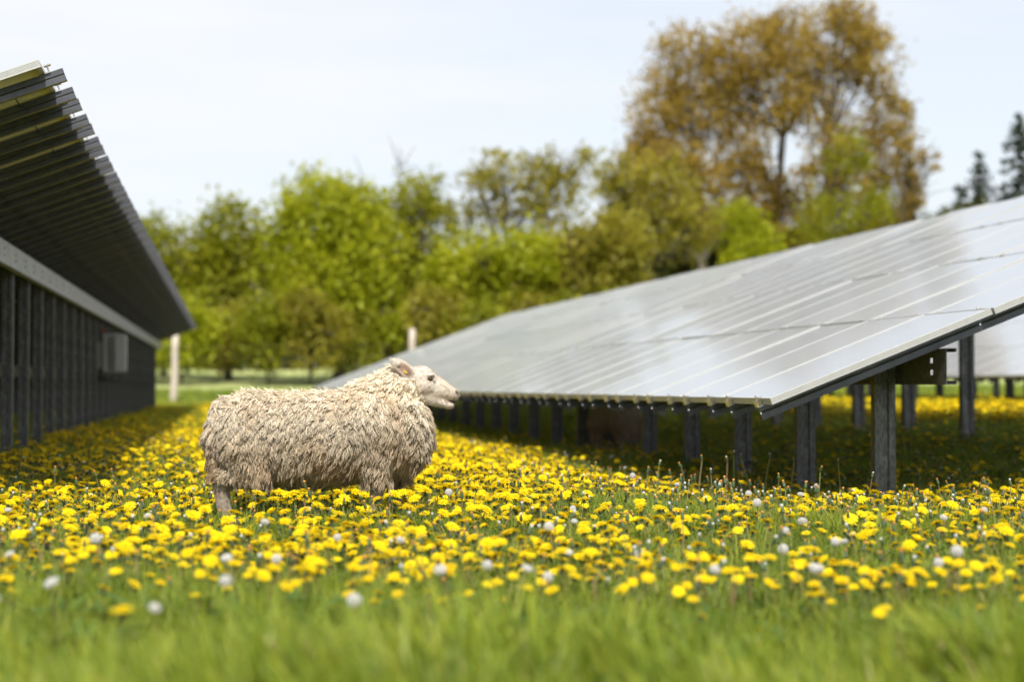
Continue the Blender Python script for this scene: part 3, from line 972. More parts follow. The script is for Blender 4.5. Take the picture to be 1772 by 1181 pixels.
def build_sheep():
    V, Q = sheep_body()
    tri = np.concatenate([Q[:, [0, 1, 2]], Q[:, [0, 2, 3]]])
    fn = np.cross(V[tri[:, 1]] - V[tri[:, 0]], V[tri[:, 2]] - V[tri[:, 0]])
    area = np.linalg.norm(fn, axis=1) / 2
    VN = np.zeros_like(V)
    for k in range(3): np.add.at(VN, tri[:, k], fn)
    VN /= np.linalg.norm(VN, axis=1, keepdims=True) + 1e-9
    # matted under-wool: the bare form swells and knots where wool grows
    wv_ = wool_mask(V).astype(float)
    lift = .019 + .005 * hash_noise(V, 85) + .004 * hash_noise(V[:, [2, 0, 1]], 150) + .004 * hash_noise(V[:, [1, 2, 0]] * np.array([1.6, 1, .5]), 60)
    V = V + VN * (wv_ * lift * np.clip((V[:, 2] - .21) / .06, .3, 1))[:, None]
    # skin colours by place on the animal
    x, y, z = V.T
    col = np.tile(np.array([.40, .32, .22]), (len(V), 1))
    wool = wool_mask(V)
    face = ~wool & (z > .6)
    n1 = hash_noise(V, 60)[:, None]; n2 = hash_noise(V, 190)[:, None]
    fc = np.array([.64, .575, .50]) + n1 * np.array([.06, .075, .075]) + n2 * .05
    col[face] = fc[face]
    bridge = face & (np.abs(y) < .045) & (x > .60) & (z > .70)
    col[bridge] = col[bridge] * np.array([.93, .88, .85])
    spot = face & (hash_noise(V, 140) > .62)
    col[spot] = col[spot] * np.array([.72, .62, .55])

    def blend(c, rad, colr, pw=1.0):
        dd = np.linalg.norm((V - np.array(c)) / np.array(rad), axis=1)
        w = np.clip(1.25 - dd, 0, 1)[:, None] ** pw
        col[:] = np.where((dd < 1.25)[:, None], col * (1 - w) + np.array(colr) * w, col)
    for sy in (-1, 1):
        blend((.595, .066 * sy, .803), (.024, .02, .013), (.05, .035, .03))
        blend((.617, .058 * sy, .788), (.010, .02, .016), (.09, .065, .045))
        blend((.744, .018 * sy, .727), (.020, .016, .016), (.012, .01, .01), .6)
        R = ear_axes(sy)
        blend(np.array([.448, .092 * sy, .858]) + R[2] * .006, (.055, .03, .045), (.42, .27, .20), 1.3)
        blend(np.array([.478, .082 * sy, .832]) + R[2] * .006, (.025, .03, .028), (.20, .13, .09))
    blend((.712, 0, .676), (.035, .05, .008), (.10, .045, .04))
    blend((.706, 0, .648), (.03, .03, .012), (.40, .31, .27))
    leg = ~wool & (z < .32)
    lc = np.array([.24, .19, .145]) + n1 * .09 + n2 * .09
    col[leg] = lc[leg]
    hoof = z < .03
    col[hoof] = (.05, .045, .04)
    me = mesh_from('body', V, Q, [], True)
    ca = me.color_attributes.new('tint', 'FLOAT_COLOR', 'POINT')
    ca.data.foreach_set('color', np.c_[np.clip(col, 0, 1), np.ones(len(V))].astype(np.float32).ravel())

    # short hair on the face
    r0 = np.random.default_rng(3)
    fi_ = np.where(face & (z > .62))[0]
    pick = r0.choice(fi_, 16000)
    hp = V[pick] + r0.normal(size=(len(pick), 3)) * .0025
    hn = VN[pick]
    back = np.array([-.80, 0, -.15]) - hn * (hn @ np.array([-.80, 0, -.15]))[:, None] + r0.normal(size=hp.shape) * .22
    hd = hn * .38 + back
    hd /= np.linalg.norm(hd, axis=1, keepdims=True)
    hl = (.0085 * r0.uniform(.5, 1.5, len(pick)))[:, None]
    hs = np.cross(hn, hd); hs /= np.linalg.norm(hs, axis=1, keepdims=True) + 1e-9
    hw = hs * .0007
    HV = np.stack([hp - hn * .002 + hw, hp - hn * .002 - hw, hp + hd * hl - hw * .3, hp + hd * hl + hw * .3], 1).reshape(-1, 3)
    HF = np.arange(len(HV)).reshape(-1, 4)
    HC_ = np.repeat(np.clip(col[pick] * r0.uniform(.7, 1.25, (len(pick), 1)), 0, 1), 4, 0)
    fh = mesh_from('face_hair', HV, HF, [], False)
    cah = fh.color_attributes.new('tint', 'FLOAT_COLOR', 'POINT')
    cah.data.foreach_set('color', np.c_[HC_, np.ones(len(HC_))].astype(np.float32).ravel())

    # fleece locks
    r = np.random.default_rng(5)
    cdf = np.cumsum(area); cdf /= cdf[-1]

    def sample(n):
        t = np.searchsorted(cdf, r.random(n))
        a, b = r.random(n), r.random(n)
        sw = a + b > 1; a[sw] = 1 - a[sw]; b[sw] = 1 - b[sw]
        w = np.stack([1 - a - b, a, b], 1)[:, :, None]
        p = (V[tri[t]] * w).sum(1); nn = (VN[tri[t]] * w).sum(1)
        k = wool_mask(p)
        return p[k], nn[k] / np.linalg.norm(nn[k], axis=1, keepdims=True)

    def field(p, n):
        """first direction, later droop, and length of the wool at p"""
        g = np.tile(np.array([0., 0., -1.]), (len(p), 1))
        g[:, 0] += -.25 + .5 * hash_noise(p, 9)
        neck = np.clip((p[:, 0] - .30) / .2, 0, 1)
        g[:, 0] += -.55 * neck - .5 * np.clip((n[:, 2] - .5) / .4, 0, 1)
        g[:, 1] += .6 * np.sign(p[:, 1]) * np.clip((n[:, 2] - .5) / .4, 0, 1)
        t = g - (g * n).sum(1, keepdims=True) * n
        tl = np.linalg.norm(t, axis=1, keepdims=True)
        t = t / np.maximum(tl, .25)
        up = np.clip((n[:, 2] - .25) / .6, 0, 1)[:, None]
        d0 = n * (.48 + .10 * up) + t * (.85 - .10 * up)
        d0 /= np.linalg.norm(d0, axis=1, keepdims=True)
        low = np.clip((.5 - p[:, 2]) / .25, 0, 1)
        L = .030 + .012 * low + .008 * neck - .003 * up[:, 0]
        rump = (p[:, 0] < -.38) & (p[:, 2] < .48)
        L = np.where(rump, L * .72, L)
        headish = (p[:, 0] > .40) & (p[:, 2] > .70)
        L = np.where(headish, L * .8, L)
        bare = (p[:, 2] < .30) & (p[:, 0] < -.40)
        L = np.where(bare, L * .8, L)
        tail = (p[:, 0] < -.55) & (np.abs(p[:, 1] + .06) < .07)
        L = np.where(tail, L * .7, L)
        return d0, t, L

    seedp, seedn = sample(4600)
    sd0, st, sL = field(seedp, seedn)
    sL *= r.uniform(.9, 1.2, len(sL))
    sj = r.normal(size=seedp.shape) * .30
    sd0 = sd0 + sj
    stint = r.random(len(seedp))

    def nearest(p):
        out = np.empty(len(p), dtype=int)
        for i in range(0, len(p), 2000):
            d = ((p[i:i + 2000, None] - seedp[None]) ** 2).sum(-1)
            out[i:i + 2000] = d.argmin(1)
        return out

    def paths(p, n, seg, jitter, pull, lscale=1.0):
        d0, t, L = field(p, n)
        k = nearest(p)
        L = L * r.uniform(.75, 1.2, len(L)) * lscale
        d0 = d0 + r.normal(size=p.shape) * jitter
        ss = np.linspace(0, 1, seg + 1)
        droop = t * .45 + np.array([0, 0, -.22])
        P = np.stack([p - n * .006 + (d0 * s + droop * s * s) * L[:, None] for s in ss], 1)
        sp = np.stack([seedp[k] - seedn[k] * .004 + (sd0[k] * s + (st[k] * .45 + np.array([0, 0, -.22])) * s * s) * sL[k][:, None] for s in ss], 1)
        w = (pull * ss ** 1.1)[None, :, None]
        P = P * (1 - w) + sp * w
        side = np.cross(n, t + 1e-3); side /= np.linalg.norm(side, axis=1, keepdims=True) + 1e-9
        ph = r.uniform(0, 2 * PI, len(p))[:, None] * .35 + stint[k][:, None] * 6.28
        fr = (1.0 + stint[k] * 1.3)[:, None]
        am = .0065 * np.sin(2 * PI * fr * ss[None] + ph) * ss[None]
        P = P + side[:, None] * am[:, :, None] + n[:, None] * (.004 * np.cos(2 * PI * fr * ss[None] + ph) * ss[None])[:, :, None]
        return P, side, k, L

    def wool_colour(p, k, spread):
        base = np.array([.53, .465, .365])
        v = 1 + (stint[k] - .5) * .30 + r.normal(size=len(p)) * spread
        c = base[None] * v[:, None]
        dirt = np.clip((.60 - p[:, 2]) / .32, 0, 1) * .55 + .45 * np.clip(hash_noise(p, 16), 0, 1) + .2 * np.clip(hash_noise(p, 45), 0, 1)
        neckd = np.exp(-(((p[:, 0] - .40) / .06) ** 2 + ((p[:, 2] - .66 + (p[:, 0] - .4) * 1.2) / .09) ** 2))
        taild = np.clip((.45 - p[:, 2]) / .15, 0, 1) * (p[:, 0] < -.545)
        dirt = np.clip(dirt + .75 * neckd + .9 * taild, 0, 1)[:, None]
        c = c * (1 - dirt) + c * np.array([.62, .50, .38]) * dirt
        top = np.clip((p[:, 2] - .54) / .20, 0, 1)[:, None] ** 1.3  # sunlit back put into the wool colour, lighter with height
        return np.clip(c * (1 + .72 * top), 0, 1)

    # inner wool: solid locks close to the skin
    p, n = sample(9000)
    seg = 5
    P, side, k, L = paths(p, n, seg, .24, .55, .78)
    N = len(p)

    def frames(P, side):
        T = np.gradient(P, axis=1); T /= np.linalg.norm(T, axis=2, keepdims=True) + 1e-9
        B = side[:, None] - (side[:, None] * T).sum(2, keepdims=True) * T
        B /= np.linalg.norm(B, axis=2, keepdims=True) + 1e-9
        return B, np.cross(T, B)
    B, Cc = frames(P, side)
    wid = (.0070 * r.uniform(.5, 1.35, N))[:, None] * (np.array([.8, 1.0, 1.0, .85, .6, .08])[None])
    ang = [0, 2 * PI / 3, 4 * PI / 3]
    ring = np.stack([P + (B * math.cos(a) * wid[..., None] + Cc * math.sin(a) * wid[..., None] * .8) for a in ang], 2)
    LV = ring.reshape(-1, 3)
    base = (np.arange(N) * (seg + 1) * 3)[:, None, None]
    fi = []
    for s_ in range(seg):
        for a in range(3):
            a2 = (a + 1) % 3
            fi.append((s_ * 3 + a, s_ * 3 + a2, (s_ + 1) * 3 + a2, (s_ + 1) * 3 + a))
    LF = (base + np.array(fi)[None]).reshape(-1, 4)
    LC = np.repeat(wool_colour(p, k, .09) * .92, (seg + 1) * 3, 0)
    # outer wool: staples, each a bundle of fibres that close towards the tip
    p, n = sample(34000)
    K, seg2 = 4, 5
    P, side, k, L = paths(p, n, seg2, .26, .60, 1.0)
    B, Cc = frames(P, side)
    N = len(p)
    ss = np.linspace(0, 1, seg2 + 1)
    rad = (.0046 * r.uniform(.6, 1.3, N))
    close = np.array([1.0, 1.1, 1.0, .8, .55, .25])
    cols = wool_colour(p, k, .09)
    top = n[:, 2] > .45
    RVs, RCs = [], []
    for j in range(K):
        a = 2 * PI * (j + r.random(N)) / K
        rr = rad * np.sqrt(r.uniform(.1, 1, N))
        tw = a[:, None] + (1.4 * ss)[None] * r.choice([-1, 1], N)[:, None]
        off = (B * (np.cos(tw) * rr[:, None] * close[None])[..., None] + Cc * (np.sin(tw) * rr[:, None] * close[None])[..., None])
        stretch = r.uniform(.8, 1.12, N)[:, None, None]
        Q_ = P[:, :1] + (P - P[:, :1]) * stretch + off
        wisp = (r.random(N) < .10) & top
        Q_[wisp] += (ss ** 1.5)[None, :, None] * (np.array([-.010, 0, .020]) * r.uniform(.2, 1.2, (int(wisp.sum()), 1)))[:, None]
        wv = B * np.cos(a)[:, None, None] + Cc * np.sin(a)[:, None, None]
        w2 = (.0018 * r.uniform(.6, 1.3, N))[:, None] * np.array([1, 1, 1, .85, .6, .15])[None]
        rib = np.stack([Q_ + wv * w2[..., None], Q_ - wv * w2[..., None]], 2)
        RVs.append(rib.reshape(-1, 3))
        RCs.append(np.repeat(cols * r.uniform(.82, 1.22, N)[:, None], (seg2 + 1) * 2, 0))
    RV, RC = np.concatenate(RVs), np.concatenate(RCs)
    base = (np.arange(N * K) * (seg2 + 1) * 2)[:, None, None] + len(LV)
    fi = [(s_ * 2, s_ * 2 + 1, s_ * 2 + 3, s_ * 2 + 2) for s_ in range(seg2)]
    RF = (base + np.array(fi)[None]).reshape(-1, 4)
    fl = mesh_from('fleece', np.concatenate([LV, RV]), np.concatenate([LF, RF]), [], True)
    ca = fl.color_attributes.new('tint', 'FLOAT_COLOR', 'POINT')
    cc = np.concatenate([LC, RC])
    ca.data.foreach_set('color', np.c_[np.clip(cc, 0, 1), np.ones(len(cc))].astype(np.float32).ravel())
    return me, fl, fh


def tint_mat(name, rough, sheen, sss, bump_scale, bump):
    m, nt, lk, b = new_mat(name)
    at = nt.new('ShaderNodeAttribute'); at.attribute_name = 'tint'
    tc = nt.new('ShaderNodeTexCoord')
    no = node(nt, 'ShaderNodeTexNoise', Scale=bump_scale, Detail=4.0, Roughness=0.7)
    lk.new(tc.outputs['Object'], no.inputs['Vector'])
    r = ramp(nt, [(0.25, (0.62, 0.60, 0.57)), (0.75, (1.2, 1.2, 1.2))])
    lk.new(no.outputs['Fac'], r.inputs['Fac'])
    mx = node(nt, 'ShaderNodeMix'); mx.data_type = 'RGBA'; mx.blend_type = 'MULTIPLY'; mx.inputs['Factor'].default_value = 1
    lk.new(at.outputs['Color'], mx.inputs['A']); lk.new(r.outputs['Color'], mx.inputs['B'])
    lk.new(mx.outputs['Result'], b.inputs['Base Color'])
    b.inputs['Roughness'].default_value = rough
    b.inputs['Specular IOR Level'].default_value = 0.2
    b.inputs['Sheen Weight'].default_value = sheen
    b.inputs['Sheen Roughness'].default_value = 0.5
    if sss:
        b.inputs['Subsurface Weight'].default_value = sss
        b.inputs['Subsurface Radius'].default_value = (0.02, 0.012, 0.008)
        b.inputs['Subsurface Scale'].default_value = 0.3
    bp = node(nt, 'ShaderNodeBump', Strength=bump, Distance=0.004)
    lk.new(no.outputs['Fac'], bp.inputs['Height']); lk.new(bp.outputs['Normal'], b.inputs['Normal'])
    return m


M['skin'] = tint_mat('sheep_skin', 0.75, 0.35, 0.0, 160.0, 0.5)
M['wool'] = tint_mat('sheep_wool', 0.95, 0.25, 0.0, 120.0, 0.4)
M['eye'] = plain('eye', (0.045, 0.025, 0.012), rough=0.08, var=0.2, scale=90)
M['tag_yellow'] = plain('tag_yellow', (0.75, 0.55, 0.02), rough=0.4, var=0.05)
ME_BODY, ME_FLEECE, ME_HAIR = build_sheep()
ME_HAIR.materials.append(M['wool'])
ME_BODY.materials.append(M['skin']); ME_FLEECE.materials.append(M['wool'])


def uv_ball(c, r, n=10, m=7, mat=None, name='ball'):
    v, f = [], []
    for i in range(m + 1):
        t = PI * i / m
        for k in range(n):
            a = 2 * PI * k / n
            v.append((c[0] + r[0] * math.sin(t) * math.cos(a), c[1] + r[1] * math.sin(t) * math.sin(a), c[2] + r[2] * math.cos(t)))
    for i in range(m):
        for k in range(n):
            k2 = (k + 1) % n
            f.append((i * n + k, (i + 1) * n + k, (i + 1) * n + k2, i * n + k2))
    return mesh_from(name, v, f, [mat], True)


ME_EYES = [uv_ball((.593, .060 * sy, .803), (.0155, .0115, .0105), mat=M['eye'], name='eye') for sy in (-1, 1)]
tg = MB()
Re = ear_axes(-1)
tc_ = np.array([.456, -.092, .848]) + Re[2] * .004
for i, (da, db) in enumerate(((0, 0), (-.012, -.003))):
    q0 = Vector(tc_ + Re[0] * da + Re[1] * (.008 + db))
    tg.tube([q0, q0 + Vector(Re[2]) * .006], .0045, 8)
ME_TAG = tg.mesh('ear_tag', [M['tag_yellow']])


def place_sheep(label, loc, rz):
    root = empty('sheep', loc, rz)
    tag(root, label, 'sheep', 'sheep in the meadow')
    obj('body', ME_BODY, root)
    obj('fleece', ME_FLEECE, root)
    obj('face_hair', ME_HAIR, root)
    for e in ME_EYES: obj('eye', e, root)
    obj('ear_tag', ME_TAG, root)
    return root


SP = pix(560, 900, 8.95)
place_sheep('cream woolly sheep standing in profile facing right, mouth slightly open', (SP.x, SP.y, gzf(SP.x, SP.y)), -TH)
S2 = pix(1072, 740, 19.5)
place_sheep('dark shaded sheep seen from behind under the right array, between the posts', (S2.x, S2.y, gzf(S2.x, S2.y)), PI / 2 - 0.5)

# ------------------------------------------------------------------ meadow plants
M['grass'] = leafy('grass_blade', [(0.0, (0.11, 0.17, 0.014)), (0.5, (0.23, 0.30, 0.022)), (1.0, (0.39, 0.42, 0.045))], 0.5, rough=0.45, source='object', spec=0.35)
M['grass_dry'] = leafy('dry_blade', [(0.0, (0.25, 0.19, 0.08)), (1.0, (0.36, 0.27, 0.12))], 0.3, source='object')
M['dleaf'] = leafy('dandelion_leaf', [(0.0, (0.05, 0.11, 0.016)), (1.0, (0.10, 0.17, 0.03))], 0.35, source='object')
M['petal'] = leafy('dandelion_petal', [(0.0, (0.80, 0.58, 0.004)), (0.6, (0.85, 0.66, 0.006)), (1.0, (0.88, 0.71, 0.012))], 0.35, rough=0.7, source='object', spec=0.15)
M['petal_in'] = leafy('dandelion_centre', [(0.0, (0.76, 0.48, 0.004)), (1.0, (0.82, 0.56, 0.006))], 0.25, rough=0.8, source='object', spec=0.1)
M['stem'] = leafy('dandelion_stem', [(0.0, (0.20, 0.25, 0.06)), (0.6, (0.27, 0.26, 0.10)), (1.0, (0.30, 0.16, 0.10))], 0.25, source='object')
M['calyx'] = plain('dandelion_calyx', (0.055, 0.085, 0.03), rough=0.7, var=0.3, scale=200)
M['pappus'] = leafy('seed_pappus', [(0.0, (0.72, 0.71, 0.69)), (1.0, (0.80, 0.79, 0.77))], 0.5, source='island')
M['seed'] = plain('seed_core', (0.16, 0.12, 0.07), rough=0.9, var=0.3, scale=300)
M['wilt'] = plain('wilted_tip', (0.48, 0.22, 0.05), rough=0.9, var=0.35, scale=150)


def blade(b, base, az, h, w, bend, lean, segs=4, mi=0, wprof=None, twist=0.0):
    dx, dy = math.cos(az), math.sin(az)
    px, py = -dy, dx
    v, f = [], []
    for i in range(segs + 1):
        t = i / segs
        out = lean * h * t + bend * h * t * t
        z = h * t * (1 - 0.25 * bend * t)
        ww = w * (wprof[i] if wprof else (1 - t ** 1.6) * 0.9 + 0.1 * (1 - t))
        a = twist * t
        qx, qy = px * math.cos(a) + dx * math.sin(a), py * math.cos(a) + dy * math.sin(a)
        c = (base[0] + dx * out, base[1] + dy * out, base[2] + z)
        if i < segs:
            v += [(c[0] + qx * ww / 2, c[1] + qy * ww / 2, c[2]), (c[0] - qx * ww / 2, c[1] - qy * ww / 2, c[2])]
        else:
            v.append(c)
    for i in range(segs - 1):
        f.append((2 * i, 2 * i + 1, 2 * i + 3, 2 * i + 2))
    f.append((2 * segs - 2, 2 * segs - 1, 2 * segs))
    b.add(v, f, mi)


def tuft(seed, n, h0, h1, rad, leaves, wk=1.0, wind=0.0):
    r_ = random.Random(seed)
    b = MB()
    for _ in range(n):
        a = r_.uniform(0, 2 * PI); rr = rad * math.sqrt(r_.random())
        blade(b, (rr * math.cos(a), rr * math.sin(a), -0.01), r_.uniform(0, 2 * PI) if r_.random() > wind else r_.gauss(2.6, .5), r_.uniform(h0, h1), r_.uniform(.0035, .0075) * wk,
              r_.uniform(.05, .75), r_.uniform(0, .35), 4, 1 if r_.random() < .05 else 0, twist=r_.uniform(-1, 1))
    for _ in range(leaves):
        a = r_.uniform(0, 2 * PI)
        blade(b, (0, 0, 0), a, r_.uniform(.06, .12), .03, r_.uniform(.5, 1.2), r_.uniform(.3, .9), 6, 2, [.25, .4, .85, .55, 1.0, .7, 0])
    return b.mesh('tuft', [M['grass'], M['grass_dry'], M['dleaf']])


def head_parts(seed, closed=0.0):
    """dandelion flower head: three whorls of strap petals, facing +z, about 5 cm across"""
    r_ = random.Random(seed)
    b = MB()
    for n, L, el, r0, z0, w in ((26, .024, .0, .003, .0010, .0042), (22, .0200, .18, .003, .002, .0038), (16, .0145, .38, .002, .0025, .0034), (9, .0080, .8, .001, .003, .003)):
        for k in range(n):
            a = 2 * PI * (k + r_.random() * .7) / n
            e = el + r_.uniform(-.14, .16) + closed
            l = L * r_.uniform(.85, 1.12)
            dx, dy = math.cos(a), math.sin(a)
            v = []
            for t, ww in ((0, .5), (.55, 1), (1, .85)):
                rr = r0 + l * t * math.cos(e); zz = z0 + l * t * math.sin(e) - .003 * t * t
                v += [(rr * dx - dy * w * ww / 2, rr * dy + dx * w * ww / 2, zz), (rr * dx + dy * w * ww / 2, rr * dy - dx * w * ww / 2, zz)]
            b.add(v, [(0, 1, 3, 2), (2, 3, 5, 4)], 1 if L < .012 else 0)
    return b


def calyx_parts(b=None, mi=0, s=1.0):
    b = b or MB()
    n = 9
    prof = [(.0022, -.017), (.0062, -.013), (.0068, -.006), (.0078, .001)]
    v = [(rr * s * math.cos(2 * PI * k / n), rr * s * math.sin(2 * PI * k / n), z * s) for rr, z in prof for k in range(n)]
    f = [(i * n + k, i * n + (k + 1) % n, (i + 1) * n + (k + 1) % n, (i + 1) * n + k) for i in range(3) for k in range(n)]
    b.add(v, f, mi)
    for k in range(8):
        a = 2 * PI * k / 8
        dx, dy = math.cos(a), math.sin(a)
        w = .0022
        pts = [(.006, -.013), (.0115, -.015), (.014, -.021)]
        vv_ = []
        for rr, z in pts:
            vv_ += [(s * (rr * dx - dy * w), s * (rr * dy + dx * w), z * s), (s * (rr * dx + dy * w), s * (rr * dy - dx * w), z * s)]
        b.add(vv_, [(0, 1, 3, 2), (2, 3, 5, 4)], mi)
    return b


def seed_ball(seed):
    r_ = np.random.default_rng(seed)
    b = MB()
    n = 130
    for k in range(n):
        z = 1 - 1.75 * (k + .5) / n
        a = k * 2.39996
        q_ = math.sqrt(max(0, 1 - z * z))
        d = Vector((q_ * math.cos(a), q_ * math.sin(a), z))
        t1 = d.orthogonal().normalized(); t2 = d.cross(t1)
        c = d * .0225
        b.add([d * .004 + t1 * .0002, d * .004 - t1 * .0002, c - t1 * .0002, c + t1 * .0002], [(0, 1, 2, 3)], 0)
        for j in range(6):
            aa = j * PI / 3 + r_.random()
            u_ = t1 * math.cos(aa) + t2 * math.sin(aa); w_ = d.cross(u_)
            b.add([c + w_ * .0006, c - w_ * .0006, c + u_ * .0068 + d * .0030 - w_ * .0009, c + u_ * .0068 + d * .0030 + w_ * .0009], [(0, 1, 2, 3)], 0)
    return b


def core_ball(b, mi, rad=.0048):
    n, m = 7, 5
    v, f = [], []
    for i in range(m + 1):
        t = PI * i / m
        for k in range(n):
            a = 2 * PI * k / n
            v.append((rad * math.sin(t) * math.cos(a), rad * math.sin(t) * math.sin(a), rad * math.cos(t)))
    for i in range(m):
        for k in range(n):
            f.append((i * n + k, (i + 1) * n + k, (i + 1) * n + (k + 1) % n, i * n + (k + 1) % n))
    b.add(v, f, mi)
    return b


def bud_parts(seed, b=None):
    """closed faded head: long green cone with a pale or rusty tuft"""
    b = b or MB()
    n = 8
    prof = [(.002, -.014), (.0062, -.010), (.0065, 0), (.0048, .008), (.0030, .012)]
    v = [(rr * math.cos(2 * PI * k / n), rr * math.sin(2 * PI * k / n), z) for rr, z in prof for k in range(n)]
    f = [(i * n + k, i * n + (k + 1) % n, (i + 1) * n + (k + 1) % n, (i + 1) * n + k) for i in range(4) for k in range(n)]
    b.add(v, f, 0)
    tp = [(.0030, .011), (.0052, .015), (.0050, .019), (.0015, .021)]
    v = [(rr * math.cos(2 * PI * k / n), rr * math.sin(2 * PI * k / n), z) for rr, z in tp for k in range(n)]
    f = [(i * n + k, i * n + (k + 1) % n, (i + 1) * n + (k + 1) % n, (i + 1) * n + k) for i in range(3) for k in range(n)]
    f.append(tuple(3 * n + k for k in range(n)))
    b.add(v, f, 1)
    return b


def stem_curve(h, lean, az, wob=0.0):
    dx, dy = math.cos(az), math.sin(az)
    return [Vector((dx * lean * h * t * t + dy * wob * math.sin(3 * t), dy * lean * h * t * t - dx * wob * math.sin(3 * t), -0.02 + (h + .02) * t)) for t in (0, .33, .66, 1)]


def combine(dst, src, tf, mi_map):
    dst.add([tf @ Vector(p) for p in src.v], src.f)
    dst.m[-len(src.f):] = [mi_map[i] for i in src.m]


def whole_flower(seed, h, kind='bloom', scale=1.15):
    r_ = random.Random(seed)
    az = r_.uniform(0, 2 * PI)
    pts = stem_curve(h, r_.uniform(.02, .28), az, r_.uniform(-.004, .004))
    b = MB()
    b.tube(pts, [.0026, .0024, .0022, .002], 5, 0, caps=False)
    tdir = (pts[-1] - pts[-2]).normalized()
    to_s = Vector((to_sun.x, to_sun.y, 0)) * .35
    face = (tdir + to_s + Vector((r_.gauss(0, .16), r_.gauss(0, .16), .5))).normalized()
    tf = Matrix.Translation(pts[-1] + face * .014) @ face.to_track_quat('Z', 'Y').to_matrix().to_4x4() @ Matrix.Scale(scale, 4)
    mats = [M['stem'], M['petal'], M['petal_in'], M['calyx'], M['pappus'], M['seed'], M['wilt']]
    if kind == 'bloom':
        combine(b, calyx_parts(), tf, {0: 3})
        combine(b, head_parts(seed, r_.uniform(-.05, .12)), tf, {0: 1, 1: 2})
    elif kind == 'bud':
        combine(b, bud_parts(seed), tf, {0: 3, 1: 4 if seed % 3 == 0 else 6})
    elif kind == 'half':
        combine(b, calyx_parts(), tf, {0: 3})
        combine(b, head_parts(seed, .75), tf, {0: 1, 1: 2})
    return b.mesh(kind, mats)


def proto_collection(name, meshes):
    c = bpy.data.collections.new(name)
    for k, m in enumerate(meshes):
        c.objects.link(bpy.data.objects.new('%s_%02d' % (name, k), m))
    return c


def scatter(name, pts, idx, rot, scl, coll, label, cat):
    """one object that strews the collection's plants over its points"""
    me = bpy.data.meshes.new(name)
    me.vertices.add(len(pts)); me.vertices.foreach_set('co', np.asarray(pts, dtype=np.float32).ravel())
    for nm, ty, data, key in (('pick', 'INT', idx.astype(np.int32), 'value'), ('turn', 'FLOAT_VECTOR', rot.astype(np.float32).ravel(), 'vector'), ('size', 'FLOAT', scl.astype(np.float32), 'value')):
        at = me.attributes.new(nm, ty, 'POINT'); at.data.foreach_set(key, data)
    o = obj(name, me)
    tag(o, label, cat, kind='stuff')
    ng = bpy.data.node_groups.new(name, 'GeometryNodeTree')
    ng.interface.new_socket('Geometry', in_out='INPUT', socket_type='NodeSocketGeometry')
    ng.interface.new_socket('Geometry', in_out='OUTPUT', socket_type='NodeSocketGeometry')
    N_, L_ = ng.nodes, ng.links
    gi, go = N_.new('NodeGroupInput'), N_.new('NodeGroupOutput')
    iop, ci = N_.new('GeometryNodeInstanceOnPoints'), N_.new('GeometryNodeCollectionInfo')
    ci.inputs['Collection'].default_value = coll
    ci.inputs['Separate Children'].default_value = True
    ci.inputs['Reset Children'].default_value = True

    def na(nm, ty):
        n_ = N_.new('GeometryNodeInputNamedAttribute'); n_.data_type = ty; n_.inputs['Name'].default_value = nm
        return n_.outputs['Attribute']
    e2r = N_.new('FunctionNodeEulerToRotation')
    L_.new(na('turn', 'FLOAT_VECTOR'), e2r.inputs[0])
    L_.new(gi.outputs[0], iop.inputs['Points'])
    L_.new(ci.outputs[0], iop.inputs['Instance'])
    iop.inputs['Pick Instance'].default_value = True
    L_.new(na('pick', 'INT'), iop.inputs['Instance Index'])
    L_.new(e2r.outputs[0], iop.inputs['Rotation'])
    L_.new(na('size', 'FLOAT'), iop.inputs['Scale'])
    L_.new(iop.outputs[0], go.inputs[0])
    md = o.modifiers.new('scatter', 'NODES'); md.node_group = ng
    return o


def wedge(n, d0, d1, r, margin=260):
    """random ground points inside the view wedge between two depths"""
    d = np.sqrt(r.uniform(d0 * d0, d1 * d1, n))
    u = r.uniform(-margin, 1772 + margin, n)
    rr = (u - U0) / FPX * d
    return rr * math.cos(TH) + d * math.sin(TH), d * math.cos(TH) - rr * math.sin(TH), d


def wedge_area(d0, d1, margin=260):
    return (1772 + 2 * margin) / FPX * (d1 * d1 - d0 * d0) / 2


def patch(x, y, s, o=0):
    return (np.sin(x * s + 1.3 * np.sin(y * s * .7 + o)) + np.sin(y * s * 1.2 + 1.1 * np.sin(x * s * .8 + 2 * o)) + np.sin((x + y) * s * .6 + o)) / 3


r = np.random.default_rng(77)
tufts = [tuft(100 + k, 26, .07, .17, .075, 0) for k in range(5)] + [tuft(110 + k, 20, .05, .13, .08, 5) for k in range(4)] + [tuft(120 + k, 12, .10, .27, .05, 1, 2.7, .55) for k in range(4)]
coll_t = proto_collection('tuft', tufts)
X_, Y_, I_, S_ = [], [], [], []
for d0, d1, dens in ((2.6, 5.2, 250), (5.2, 13, 260), (13, 24, 110), (24, 40, 55), (40, 70, 22)):
    n = int(wedge_area(d0, d1) * dens)
    x, y, d = wedge(n, d0, d1, r)
    k = np.where(d < 4.35 + .5 * patch(x, y, 1.5), r.integers(9, 13, n), np.where(r.random(n) < .35, r.integers(5, 9, n), r.integers(0, 5, n)))
    X_.append(x); Y_.append(y); I_.append(k)
    s_ = r.uniform(.75, 1.25, n) * (1 + .2 * patch(x, y, 2.1, 1)) * np.where(d > 24, 1.35, 1)
    s_ = s_ * np.where((d > 5.2) & (d < 13), .8, 1) * np.where(d < 4.9, np.clip(.85 + .45 * patch(x, y, 3.3, .7) + .25 * patch(x, y, 7.0, 2), .4, 1.5), 1)
    S_.append(s_)
x, y, k, s_ = map(np.concatenate, (X_, Y_, I_, S_))
n = len(x)
